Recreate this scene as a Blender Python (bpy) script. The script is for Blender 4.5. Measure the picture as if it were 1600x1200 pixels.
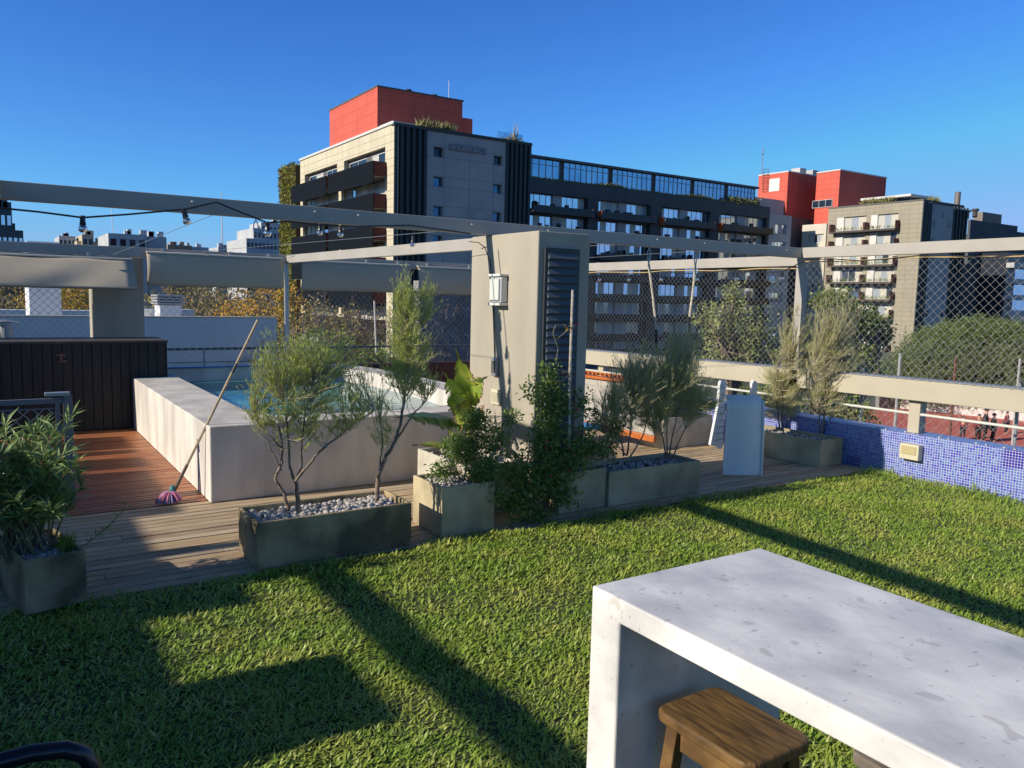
import bpy, bmesh, math, random
from mathutils import Vector, Matrix, noise as MN
random.seed(7)
for o in list(bpy.data.objects): bpy.data.objects.remove(o)
S=bpy.context.scene; COL=S.collection
R3=math.radians
# ---------------- camera (28 mm equivalent, 1.7 m above the lawn) ----------------
RM=((0.8372,0.0390,-0.5455),(-0.5464,0.1029,-0.8312),(0.0237,0.9939,0.1074))
F=1244.46; CAM=Vector((0,0,1.7))
cd=bpy.data.cameras.new('camera'); cam=bpy.data.objects.new('camera',cd); COL.objects.link(cam)
m=Matrix(RM).to_quaternion().to_matrix().to_4x4(); m.translation=CAM; cam.matrix_world=m
cd.sensor_width=36; cd.lens=36*F/1600; cd.clip_start=0.05; cd.clip_end=6000
S.camera=cam
# ---------------- sun, sky, exposure ----------------
SD=Vector((-1,0.10,0.47)).normalized()
w=bpy.data.worlds.new('World'); S.world=w; w.use_nodes=True
nt=w.node_tree; bg=nt.nodes['Background']
sky=nt.nodes.new('ShaderNodeTexSky'); sky.sky_type='NISHITA'; sky.sun_disc=False
sky.sun_elevation=math.asin(SD.z); sky.sun_rotation=math.atan2(SD.x,SD.y)
sky.air_density=1.0; sky.dust_density=0.25; sky.ozone_density=3.0; sky.altitude=50
sx=nt.nodes.new('ShaderNodeSeparateColor'); cx_=nt.nodes.new('ShaderNodeCombineColor'); nt.links.new(sky.outputs[0],sx.inputs[0])
for i_,(g_,k_,c_) in enumerate(((1.4,.205,1.7),(1.35,.40,3.1),(1.05,.97,5.5))):   # colour balance of the sky light, per channel
    a_=nt.nodes.new('ShaderNodeMath'); a_.operation='POWER'; a_.inputs[1].default_value=g_; nt.links.new(sx.outputs[i_],a_.inputs[0])
    b_=nt.nodes.new('ShaderNodeMath'); b_.operation='MULTIPLY'; b_.inputs[1].default_value=k_; nt.links.new(a_.outputs[0],b_.inputs[0])
    d_=nt.nodes.new('ShaderNodeMath'); d_.operation='MINIMUM'; d_.inputs[1].default_value=c_; nt.links.new(b_.outputs[0],d_.inputs[0]); nt.links.new(d_.outputs[0],cx_.inputs[i_])
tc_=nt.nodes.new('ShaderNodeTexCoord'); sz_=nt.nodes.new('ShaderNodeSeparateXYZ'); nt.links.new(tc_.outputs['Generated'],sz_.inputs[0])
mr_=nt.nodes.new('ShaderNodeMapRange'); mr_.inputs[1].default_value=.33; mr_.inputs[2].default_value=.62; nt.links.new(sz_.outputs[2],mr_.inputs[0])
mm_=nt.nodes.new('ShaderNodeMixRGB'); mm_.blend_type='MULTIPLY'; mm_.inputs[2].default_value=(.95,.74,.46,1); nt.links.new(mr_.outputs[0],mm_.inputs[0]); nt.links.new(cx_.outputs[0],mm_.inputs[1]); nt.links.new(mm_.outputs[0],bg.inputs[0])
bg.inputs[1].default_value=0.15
sl=bpy.data.lights.new('sun','SUN'); sl.energy=5.0; sl.angle=R3(0.53); sl.color=(1,0.90,0.76)
so=bpy.data.objects.new('sun',sl); COL.objects.link(so); so.rotation_euler=SD.to_track_quat('Z','Y').to_euler()
so.location=(-30,3,20)
S.view_settings.view_transform='Standard'; S.view_settings.look='None'
S.view_settings.exposure=0.12; S.view_settings.gamma=1
S.render.engine='CYCLES'
# ---------------- helpers ----------------
def P(x,y,X=None,Y=None,Z=None):
    """point of the world seen at photograph position x,y on a given plane"""
    d=Vector((x-800,600-y,-F)); d=Vector([sum(RM[i][j]*d[j] for j in range(3)) for i in range(3)])
    if X is not None: k=X/d.x
    elif Y is not None: k=Y/d.y
    else: k=(Z-1.7)/d.z
    return CAM+d*k
def lin(c): return tuple(((v/255+0.055)/1.055)**2.4 if v>10 else v/255/12.92 for v in c)
MATS={}
def mat(name,col,col2=None,rough=0.7,scale=8,bump=0.0,bscale=None,metal=0,island=None,spec=None,stretch=(1,1,1),detail=6,trans=0,fac=(0.35,0.65),bdist=0.02):
    if name in MATS: return MATS[name]
    M=bpy.data.materials.new(name); M.use_nodes=True; n=M.node_tree.nodes; l=M.node_tree.links
    b=n['Principled BSDF']; b.inputs['Roughness'].default_value=rough; b.inputs['Metallic'].default_value=metal
    if spec is not None: b.inputs['Specular IOR Level'].default_value=spec
    c1=tuple(col)+(1,); b.inputs['Base Color'].default_value=c1
    out=None
    if col2 is not None or bump:
        tc=n.new('ShaderNodeTexCoord'); mp=n.new('ShaderNodeMapping'); mp.inputs['Scale'].default_value=stretch
        l.new(tc.outputs['Object'],mp.inputs[0])
        nz=n.new('ShaderNodeTexNoise'); nz.inputs['Scale'].default_value=scale; nz.inputs['Detail'].default_value=detail
        l.new(mp.outputs[0],nz.inputs['Vector'])
    if col2 is not None:
        rp=n.new('ShaderNodeValToRGB'); rp.color_ramp.elements[0].position=fac[0]; rp.color_ramp.elements[1].position=fac[1]
        rp.color_ramp.elements[0].color=c1; rp.color_ramp.elements[1].color=tuple(col2)+(1,)
        l.new(nz.outputs[0],rp.inputs[0]); out=rp.outputs[0]
    if island:
        g=n.new('ShaderNodeNewGeometry'); ri=n.new('ShaderNodeValToRGB'); els=ri.color_ramp.elements
        k=len(island)
        while len(els)<k: els.new(0.5)
        for i,c in enumerate(island): els[i].position=i/max(1,k-1); els[i].color=tuple(c)+(1,)
        l.new(g.outputs['Random Per Island'],ri.inputs[0])
        if out is not None:
            mx=n.new('ShaderNodeMixRGB'); mx.inputs[0].default_value=0.5; l.new(out,mx.inputs[1]); l.new(ri.outputs[0],mx.inputs[2]); out=mx.outputs[0]
        else: out=ri.outputs[0]
    if out is not None: l.new(out,b.inputs['Base Color'])
    if bump:
        nb=n.new('ShaderNodeTexNoise'); nb.inputs['Scale'].default_value=bscale or scale*4; nb.inputs['Detail'].default_value=8
        l.new(mp.outputs[0],nb.inputs['Vector'])
        bp=n.new('ShaderNodeBump'); bp.inputs['Strength'].default_value=bump; bp.inputs['Distance'].default_value=bdist
        l.new(nb.outputs[0],bp.inputs['Height']); l.new(bp.outputs[0],b.inputs['Normal'])
    if trans:
        tr=n.new('ShaderNodeBsdfTranslucent'); ad=n.new('ShaderNodeMixShader'); ad.inputs[0].default_value=trans
        if out is not None: l.new(out,tr.inputs[0])
        else: tr.inputs[0].default_value=c1
        l.new(b.outputs[0],ad.inputs[1]); l.new(tr.outputs[0],ad.inputs[2]); l.new(ad.outputs[0],n['Material Output'].inputs[0])
    MATS[name]=M; return M
def link(o,parent=None):
    COL.objects.link(o)
    if parent is not None: o.parent=parent
    return o
def tag(o,label=None,cat=None,group=None,kind=None):
    if label: o['label']=label
    if cat: o['category']=cat
    if group: o['group']=group
    if kind: o['kind']=kind
    return o
def empty(name,loc,label,cat,group=None,rz=0):
    o=bpy.data.objects.new(name,None); o.location=loc; o.rotation_euler.z=rz; o.empty_display_size=.1; COL.objects.link(o)
    return tag(o,label,cat,group)
class MB:
    """collects faces and links them as ONE mesh object"""
    def __init__(s): s.v=[]; s.f=[]; s.mi=[]; s.cur=0; s.smooth=False
    def add(s,vs,fs):
        b=len(s.v); s.v+= [tuple(v) for v in vs]; s.f+=[tuple(i+b for i in f) for f in fs]; s.mi+=[s.cur]*len(fs); return s
    def box(s,x0,x1,y0,y1,z0,z1):
        if x0>x1:x0,x1=x1,x0
        if y0>y1:y0,y1=y1,y0
        if z0>z1:z0,z1=z1,z0
        return s.add([(x0,y0,z0),(x1,y0,z0),(x1,y1,z0),(x0,y1,z0),(x0,y0,z1),(x1,y0,z1),(x1,y1,z1),(x0,y1,z1)],
            [(0,3,2,1),(4,5,6,7),(0,1,5,4),(1,2,6,5),(2,3,7,6),(3,0,4,7)])
    def bar(s,a,b,w,h,up=Vector((0,0,1))):
        a=Vector(a);b=Vector(b); d=(b-a).normalized(); 
        if abs(d.dot(up))>.98: up=Vector((0,1,0))
        u=d.cross(up).normalized()*w/2; v=u.cross(d).normalized()*h/2
        vs=[a-u-v,a+u-v,a+u+v,a-u+v,b-u-v,b+u-v,b+u+v,b-u+v]
        return s.add(vs,[(0,1,2,3),(7,6,5,4),(0,4,5,1),(1,5,6,2),(2,6,7,3),(3,7,4,0)])
    def tube(s,pts,rad,n=6,cap=True):
        pts=[Vector(p) for p in pts]; k=len(pts)
        if not hasattr(rad,'__len__'): rad=[rad]*k
        vs=[];fs=[]; pu=None
        for i,p in enumerate(pts):
            d=(pts[min(i+1,k-1)]-pts[max(i-1,0)])
            d=d.normalized() if d.length>1e-9 else Vector((0,0,1))
            if pu is None:
                r=Vector((1,0,0)) if abs(d.x)<.8 else Vector((0,1,0)); u=d.cross(r).normalized()
            else:
                u=(pu-d*pu.dot(d)); u=u.normalized() if u.length>1e-6 else d.orthogonal().normalized()
            pu=u; v=d.cross(u)
            for j in range(n):
                a=2*math.pi*j/n; vs.append(p+(u*math.cos(a)+v*math.sin(a))*rad[i])
        for i in range(k-1):
            for j in range(n):
                a=i*n+j;b=i*n+(j+1)%n; fs.append((a,b,b+n,a+n))
        if cap: fs.append(tuple(range(n-1,-1,-1))); fs.append(tuple((k-1)*n+j for j in range(n)))
        return s.add(vs,fs)
    def lathe(s,c,prof,n=16):
        c=Vector(c); vs=[];fs=[]
        for r,z in prof:
            for j in range(n):
                a=2*math.pi*j/n; vs.append(c+Vector((r*math.cos(a),r*math.sin(a),z)))
        for i in range(len(prof)-1):
            for j in range(n):
                a=i*n+j;b=i*n+(j+1)%n; fs.append((a,b,b+n,a+n))
        fs.append(tuple(range(n-1,-1,-1))); fs.append(tuple((len(prof)-1)*n+j for j in range(n)))
        return s.add(vs,fs)
    def leaf(s,p,d,l,wd,nrm=None,bend=0.0):
        """lanceolate leaf of four faces"""
        d=d.normalized()
        if nrm is None: nrm=Vector((random.uniform(-1,1),random.uniform(-1,1),random.uniform(-.2,1)))
        u=d.cross(nrm)
        if u.length<1e-4: u=d.orthogonal()
        u.normalize(); n=u.cross(d)
        q=p+d*l*.5+n*0.06*l; e=p+d*l-n*bend*l
        return s.add([p,q-u*wd/2,q+u*wd/2,e,q-n*.05*wd*4],[(0,4,1),(0,2,4),(1,4,3),(4,2,3)])
    def quad(s,p,a,b):
        return s.add([p-a-b,p+a-b,p+a+b,p-a+b],[(0,1,2,3)])
    def pebble(s,p,r):
        sx,sy,sz=[r*random.uniform(.7,1.25) for _ in range(3)]; sz*=.75; a=random.random()*6.3; ca,sa=math.cos(a),math.sin(a)
        b=len(s.v); 
        for v in ICO:
            x=v[0]*sx;y=v[1]*sy;k=random.uniform(.85,1.12)
            s.v.append((p[0]+(x*ca-y*sa)*k,p[1]+(x*sa+y*ca)*k,p[2]+v[2]*sz*k))
        s.f+=[tuple(i+b for i in f) for f in ICOF]; s.mi+=[s.cur]*len(ICOF)
    def build(s,name,mats,parent=None,label=None,smooth=False,bevel=0,seg=2,origin=None):
        me=bpy.data.meshes.new(name); 
        vs=s.v
        if parent is not None and parent.type=='EMPTY' or (parent is not None):
            L=parent.matrix_world if False else None
            loc=WL(parent); vs=[(v[0]-loc[0],v[1]-loc[1],v[2]-loc[2]) for v in vs]
        me.from_pydata(vs,[],s.f)
        if not isinstance(mats,(list,tuple)): mats=[mats]
        for m_ in mats: me.materials.append(m_)
        if len(mats)>1: me.polygons.foreach_set('material_index',s.mi)
        if smooth: me.polygons.foreach_set('use_smooth',[True]*len(me.polygons))
        me.update()
        o=bpy.data.objects.new(name,me); link(o,parent)
        if parent is None: 
            pass
        if bevel:
            b=o.modifiers.new('bevel','BEVEL'); b.width=bevel; b.segments=seg; b.limit_method='ANGLE'; b.angle_limit=R3(40)
        if label: o['label']=label
        return o
def WL(o):
    v=Vector((0,0,0))
    while o is not None: v+=o.location; o=o.parent
    return v
def ico():
    bm=bmesh.new(); bmesh.ops.create_icosphere(bm,subdivisions=2,radius=1)
    a=[tuple(v.co) for v in bm.verts]; f=[tuple(v.index for v in g.verts) for g in bm.faces]; bm.free(); return a,f
ICO,ICOF=ico()
_b=bmesh.new(); bmesh.ops.create_icosphere(_b,subdivisions=1,radius=1)
ICO=[tuple(v.co) for v in _b.verts]; ICOF=[tuple(v.index for v in g.verts) for g in _b.faces]; _b.free()
U=random.uniform
def rv(s=1): return Vector((U(-1,1),U(-1,1),U(-1,1)))*s
def inell(c,r):
    while True:
        v=rv()
        if v.length<1: return Vector((c[0]+v.x*r[0],c[1]+v.y*r[1],c[2]+v.z*r[2]))
# ---------------- materials ----------------
render=mat('painted_beige_render',lin((160,153,138)),lin((176,168,152)),rough=.85,scale=2.2,stretch=(1,1,.35),bump=.15,bscale=60)
steel=mat('painted_greige_metal',lin((164,158,148)),lin((172,167,158)),rough=.5,scale=3)
white_conc=mat('white_cement',lin((222,217,207)),lin((200,196,190)),rough=.6,scale=2.2,bump=.08,bscale=30)
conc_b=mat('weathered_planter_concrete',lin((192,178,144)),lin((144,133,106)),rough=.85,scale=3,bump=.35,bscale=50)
galv=mat('galvanised_steel',lin((170,172,172)),rough=.4,metal=.6)
wire=mat('wire',lin((190,188,180)),rough=.4,metal=.3)
black=mat('black_plastic',(.012,.012,.014),rough=.4)
bark=mat('bark',lin((158,140,122)),lin((110,94,80)),rough=.95,scale=30,bump=.6,bscale=80)
peb=mat('pebble_stone',(.3,.3,.3),island=[lin((120,118,118)),lin((196,190,182)),lin((150,140,132)),lin((205,200,196)),lin((140,140,146))],rough=.8)
soil=mat('soil',(.035,.025,.018),rough=1)
glassb=mat('window_glass',lin((205,218,232)),lin((180,196,215)),rough=.06,metal=.92,scale=.6)
glassd=mat('dark_window_glass',lin((40,50,62)),rough=.08,metal=.3)
curt=mat('curtain_behind_glass',(.3,.3,.3),island=[lin((190,192,188)),lin((150,160,170)),lin((205,198,180)),lin((120,135,150))],rough=.3)
wframe=mat('white_window_frame',lin((205,205,200)),rough=.5)
red=mat('red_cladding',(.62,.115,.075),(.58,.10,.065),rough=.6,scale=1)
blackrail=mat('black_balcony_panel',(.004,.007,.012),rough=.9,spec=.15)
panelg=mat('grey_concrete_panels',lin((166,166,164)),lin((152,153,153)),rough=.85,scale=.4,bump=.1)
fins=mat('dark_ribbed_cladding',lin((44,56,58)),rough=.6)
tiles=mat('beige_stone_cladding',lin((185,172,138)),lin((170,158,128)),rough=.8,scale=.7)
darkclad=mat('charcoal_cladding',lin((76,78,80)),lin((66,68,71)),rough=.7,scale=.5)
# ---------------- ground, terrace, lawn, decks ----------------
tag(MB().box(-4000,4000,-4000,4000,-6.6,-5.6).build('ground',mat('ground_mix',lin((96,96,92)),lin((70,82,60)),rough=1,scale=.05)),kind='structure')
tag(MB().box(-9,7.9,-6,12.35,-5.5,-.06).build('roof_terrace',mat('terrace_slab',lin((120,114,104)),rough=.9)),kind='structure')
tag(MB().box(-9,7.62,-6,4.78,-.056,-.012).build('lawn',mat('lawn_thatch',(.08,.10,.03),(.035,.05,.015),rough=1,scale=25)),kind='structure')
def deck(name,x0,x1,y0,y1,zt,mt,bw=.098,gap=.013,run=(1.5,3.0)):
    b=MB(); y=y0
    while y<y1-.02:
        x=x0-U(0,1.5); ye=min(y+bw-gap,y1)
        while x<x1:
            L=U(*run); a=max(x,x0); e=min(x+L,x1)
            if e>a+.01:
                dz=U(-.0015,.0015); b.box(a,e-.003,y,ye,zt-.022+dz,zt+dz)
            x+=L
        y+=bw
    return tag(b.build(name,mt,bevel=.0015,seg=1),kind='structure')
wd_isl=[lin((128,104,84)),lin((190,166,132)),lin((200,170,120)),lin((112,98,90)),lin((206,188,160)),lin((172,144,110)),lin((214,196,168)),lin((190,158,116)),lin((158,140,120))]
weath=mat('weathered_deck_wood',lin((226,206,172)),lin((120,88,60)),rough=.8,scale=4,stretch=(1.0,22,1),bump=.5,bscale=12,island=wd_isl,bdist=.004)
redw=mat('oiled_red_deck_wood',lin((190,122,78)),lin((124,72,46)),rough=.42,scale=5,stretch=(1,24,1),bump=.4,bscale=14,island=[lin((184,118,76)),lin((150,88,56)),lin((200,140,98)),lin((138,82,56))],bdist=.004)
deck('weathered_deck',-3,7.66,4.79,6.66,0,weath)
deck('red_deck',-3,1.44,6.67,10.62,0,redw,bw=.075)
deck('side_deck',3.4,7.66,6.67,12.3,0,weath)
# grass blades of the lawn
def grass():
    b=MB(); vs=b.v; fs=b.f
    N=370000
    for i in range(N):
        x=U(-.9,7.66); y=U(.25,4.86)
        # only what the lens can take in, denser near
        if x<.02*y-.25 : 
            if random.random()<.9: continue
        if x/ max(y,.01) > 3.9: continue
        d=math.hypot(x,y)
        if d>4 and random.random()<.3: continue
        edge = y>4.66 or x>7.45
        if y>4.78+.05*math.sin(x*5)+.03*math.sin(x*13): continue
        patch=math.sin(x*2.3+1)*math.cos(y*2.9)+math.sin(x*5.1+y*3.3)*.5
        nz_=MN.noise(Vector((x*1.7,y*1.7,0)))+.5*MN.noise(Vector((x*6,y*6,3)))
        if nz_<-.2 and random.random()<.2: continue
        L=U(.018,.05)*(1+.45*nz_)*(1.5 if edge else 1)
        if x>7.35 and random.random()<.3: L*=2.2
        a=U(0,6.283); t=U(.7,1.5); wv=U(.0023,.0052)*(1.15 if d>3.5 else 1)
        dx,dy=math.cos(a),math.sin(a)
        if random.random()<.45: dx=abs(dx)   # many blades lean towards the east, broad side to the sun
        st,ct=math.sin(t),math.cos(t)
        px,py=-dy*wv,dx*wv; 
        h1=L*.5; x1=x+dx*st*h1; y1=y+dy*st*h1; z1=ct*h1
        t2=t+U(-.2,.5); st2,ct2=math.sin(t2),math.cos(t2)
        x2=x1+dx*st2*h1; y2=y1+dy*st2*h1; z2=max(.002,z1+ct2*h1)
        z0=-.014+max(0,.012*patch)
        k=len(vs)
        vs.append((x-px*.6,y-py*.6,z0)); vs.append((x+px*.6,y+py*.6,z0))
        vs.append((x1+px,y1+py,z0+z1)); vs.append((x1-px,y1-py,z0+z1)); vs.append((x2,y2,z0+z2))
        fs.append((k,k+1,k+2,k+3)); fs.append((k+3,k+2,k+4))
    b.mi=[0]*len(fs)
    g=[(.10,.20,.012),(.19,.32,.025),(.29,.42,.04),(.13,.25,.018),(.46,.54,.11),(.22,.36,.03),(.66,.62,.30),(.16,.29,.02),(.36,.47,.06)]
    gm_=mat('grass_blade',(.20,.32,.03),(.50,.48,.10),rough=.45,trans=.15,island=g,scale=2.6,detail=5,fac=(.42,.68))
    return tag(b.build('grass',gm_),'short green broad-bladed grass covering the roof terrace','grass',kind='stuff')
grass()
# ---------------- pool ----------------
pool=empty('pool',(1.43,6.56,0),'white raised plunge pool with rounded basin behind the planters','pool')
b=MB(); zt=.62
inner=[(1.93,7.35),(1.97,7.12),(2.12,6.95),(2.35,6.88),(3.3,6.86),(3.9,7.0),(4.3,7.6),(4.42,8.6),(4.46,9.5),(4.40,10.6),(4.2,11.3),(3.95,11.7),(3.5,11.72),(2.6,11.72),(1.95,11.72)]
outer=[(1.43,7.35),(1.43,6.9),(1.43,6.56),(2.0,6.56),(3.3,6.56),(4.3,6.56),(4.75,7.2),(4.78,8.6),(4.8,9.5),(4.76,10.8),(4.6,11.6),(4.4,12.0),(3.6,12.05),(2.6,12.05),(1.43,12.05)]
n=len(inner)
vs=[(x,y,zt) for x,y in outer]+[(x,y,zt) for x,y in inner]+[(x,y,0.005) for x,y in outer]+[(x,y,-.9) for x,y in inner]
fs=[]
for i in range(n):
    j=(i+1)%n
    fs+= [(i,j,n+j,n+i),(2*n+i,2*n+j,j,i),(n+i,n+j,3*n+j,3*n+i)]
b.add(vs,fs)
b.build('shell',mat('pool_cement',lin((222,216,206)),lin((188,182,174)),rough=.75,scale=3.2,bump=.25,bscale=25,stretch=(1,1,.3)),pool,bevel=.012,seg=3)
bb=MB(); bb.add([(x,y,-.88) for x,y in inner],[tuple(range(n))]); bb.build('basin_floor',mat('pool_floor',lin((110,190,190)),rough=.6),pool)
wm=bpy.data.materials.new('pool_water'); wm.use_nodes=True; N_=wm.node_tree.nodes; L_=wm.node_tree.links; pb=N_['Principled BSDF']
pb.inputs['Roughness'].default_value=.04; pb.inputs['IOR'].default_value=1.33; pb.inputs['Specular IOR Level'].default_value=.8
tc=N_.new('ShaderNodeTexCoord'); nz=N_.new('ShaderNodeTexNoise'); nz.inputs['Scale'].default_value=1.1; rp=N_.new('ShaderNodeValToRGB')
rp.color_ramp.elements[0].color=(.03,.17,.24,1); rp.color_ramp.elements[1].color=(.13,.38,.30,1); rp.color_ramp.elements[0].position=.4; rp.color_ramp.elements[1].position=.6
L_.new(tc.outputs['Object'],nz.inputs['Vector']); L_.new(nz.outputs[0],rp.inputs[0]); L_.new(rp.outputs[0],pb.inputs['Base Color'])
wv=N_.new('ShaderNodeTexNoise'); wv.inputs['Scale'].default_value=9; wv.inputs['Detail'].default_value=3; bp=N_.new('ShaderNodeBump'); bp.inputs['Strength'].default_value=.25; bp.inputs['Distance'].default_value=.03
L_.new(tc.outputs['Object'],wv.inputs['Vector']); L_.new(wv.outputs[0],bp.inputs['Height']); L_.new(bp.outputs[0],pb.inputs['Normal'])
bb=MB(); bb.add([(x,y,.43) for x,y in inner],[tuple(range(n))]); tag(bb.build('pool_water',wm),kind='structure')
bb=MB()
for i in range(n-4,n-1):
    (x0,y0),(x1,y1)=inner[i],inner[i+1]; bb.bar((x0,y0,zt+.012),(x1,y1,zt+.012),.09,.02)
bb.build('blue_coping',mat('blue_tile',lin((45,80,150)),lin((80,120,180)),rough=.3,scale=20),pool)
# ---------------- central chimney pillar ----------------
pil=empty('chimney_pillar',(3.8,5.6,0),'beige rendered square pillar with a tall black louvred vent','pillar')
b=MB(); b.box(3.567,4.075,5.11,6.13,0,2.222); b.build('shaft',render,pil,bevel=.008)
v=MB(); v.box(3.62,3.955,5.085,5.107,.45,2.095); 
vent=v.build('vent_frame',mat('dark_vent_paint',lin((50,56,62)),rough=.5),pil)
v=MB(); z=.49
while z<2.05:
    v.add([(3.645,5.083,z),(3.93,5.083,z),(3.93,5.062,z+.012),(3.645,5.062,z+.012),(3.645,5.083,z+.052),(3.93,5.083,z+.052)],[(0,1,2,3),(3,2,5,4),(0,3,4),(1,5,2)])
    z+=.0605
v.build('louvre',mat('louvre_slat_paint',lin((84,94,102)),rough=.5),pil)
# wall lamp (up and down), on the sunlit side
lamp=empty('wall_lamp',(3.55,5.62,1.75),'grey metal up-and-down wall lamp high on the beige pillar','lamp')
b=MB(); b.box(3.50,3.566,5.53,5.70,1.66,1.87); b.build('housing',mat('lamp_grey',lin((188,192,192)),rough=.4,metal=.3),lamp,bevel=.01)
b=MB(); b.box(3.482,3.566,5.524,5.706,1.635,1.657); b.box(3.482,3.566,5.524,5.706,1.873,1.893); b.build('end_cap',mat('lamp_cap',lin((212,214,210)),rough=.3),lamp,bevel=.004)
b=MB(); b.box(3.485,3.499,5.545,5.685,1.68,1.85); b.build('glass_cover',mat('lamp_glass',lin((205,210,205)),rough=.15),lamp)
sw=empty('switch_box',(3.55,5.68,1.1),'small grey weatherproof switch box on a cable on the pillar','switch')
MB().box(3.535,3.566,5.64,5.72,1.04,1.20).build('box_body',galv,sw,bevel=.006)
MB().box(3.528,3.534,5.655,5.705,1.07,1.17).build('cover',mat('smoke_cover',lin((96,98,92)),rough=.2),sw)
MB().tube([(3.56,5.70,1.2),(3.556,5.71,1.35),(3.558,5.74,1.64)],.005).build('cable',black,sw)
MB().tube([(3.558,5.77,1.85),(3.556,5.80,2.0),(3.53,5.85,2.12),(3.50,5.9,2.16),(3.45,5.98,2.17)],.004).build('upper_cable',black,sw)
st=empty('step_light',(3.56,5.66,.86),'square beige recessed light low on the pillar above the banana','lamp')
MB().box(3.545,3.566,5.585,5.73,.80,.93).build('frame',mat('beige_plastic',lin((205,196,172)),rough=.5),st,bevel=.006)
MB().box(3.540,3.545,5.605,5.71,.825,.905).build('lens',mat('lens',lin((180,175,150)),rough=.2),st)
# ---------------- pergola: beams and posts ----------------
per=empty('pergola',(3.8,5.82,0),'grey painted steel pergola frame spanning the terrace','pergola')
def beam(x0,x1,y0,y1,z0,z1,nm='beam'): MB().box(x0,x1,y0,y1,z0,z1).build(nm,steel,per,bevel=.003,seg=1)
beam(-7,7.79,5.824,5.90,2.224,2.336,'main_beam')
beam(-7,8.2,12.0,12.08,2.13,2.262,'back_beam')
MB().bar((3.93,5.9,2.20),(3.80,12.0,2.20),.07,.115).build('cross_beam',steel,per,bevel=.003,seg=1)
MB().bar((7.75,5.9,2.20),(7.75,12.0,2.195),.07,.12).build('cross_beam',steel,per,bevel=.003,seg=1)
MB().bar((7.72,5.82,2.282),(7.60,-3.0,2.29),.07,.115).build('cross_beam',steel,per,bevel=.003,seg=1)
MB().bar((.05,5.82,2.28),(-.45,-3.0,2.28),.07,.115).build('cross_beam',steel,per,bevel=.003,seg=1)
MB().bar((-3.2,5.82,2.28),(-3.15,-3.0,2.28),.07,.115).build('cross_beam',steel,per,bevel=.003,seg=1)
MB().box(7.70,7.79,5.80,5.90,.45,2.222).build('post',steel,per,bevel=.004)
MB().box(3.745,3.80,12.0,12.06,0,2.128).build('post',galv,per)
MB().box(5.80,5.88,12.0,12.06,0,2.128).build('post',black,per)
MB().box(-3.25,-3.15,5.83,5.9,0,2.22).build('post',steel,per)
b=MB()
for px in (492,738,858,1030,1105,1235,560,300):
    p=P(px,300,Y=5.82); b.lathe((p.x,5.822,2.30),[(.001,-.006),(.011,-.004),(.011,.004),(.001,.006)],8)
b.build('beam_cap_bolts',mat('bolt_white',lin((215,215,210)),rough=.4),per)
colL=tag(MB().box(1.16,1.80,12.1,12.5,0,2.13).build('square_column',render,bevel=.006),'square grey rendered column behind the dark wood box','column')
# carabiners, wires
def hook(x,lab):
    t=empty('carabiner',(x,5.86,2.2),lab,'hook')
    pts=[(x+.016*math.cos(a),5.86,2.155+.05*math.sin(a)) for a in [i*math.pi/6 for i in range(13)]]
    MB().tube(pts,.004,5,False).build('loop',galv,t); MB().tube([(x,5.86,2.20),(x,5.86,2.23)],.005).build('eye_bolt',galv,t)
hook(1.62,'steel carabiner hanging under the pergola beam between string light bulbs')
# swing straps
def strap(x,x2,zb,lab):
    t=empty('rope',(x,5.86,2.2),lab,'rope','rope straps hanging from the main beam')
    MB().tube([(x-.002,5.86,2.222),(x-.022,5.86,2.17),(x-.012,5.86,2.11),(x,5.86,2.06)],.006).build('loop',galv,t)
    MB().tube([(x+.002,5.86,2.222),(x+.022,5.86,2.17),(x+.012,5.86,2.11),(x,5.86,2.06)],.006).build('loop',galv,t)
    MB().tube([(x,5.86,2.06),((x+x2)/2+.01,5.85,(2.06+zb)/2),(x2,5.83,zb)],[.013,.011,.012],6).build('strap',mat('white_rope',lin((215,208,190)),lin((160,150,130)),rough=.9,scale=60),t)
    MB().tube([(x2,5.83,zb),(x2+.005,5.82,zb-.22)],[.014,.012],6).build('grip',black,t)
strap(5.41,5.52,1.42,'white rope strap left of the two, hanging before the mesh fence')
strap(6.05,5.97,1.55,'white rope strap right of the two, hanging before the pale tree')
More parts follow.
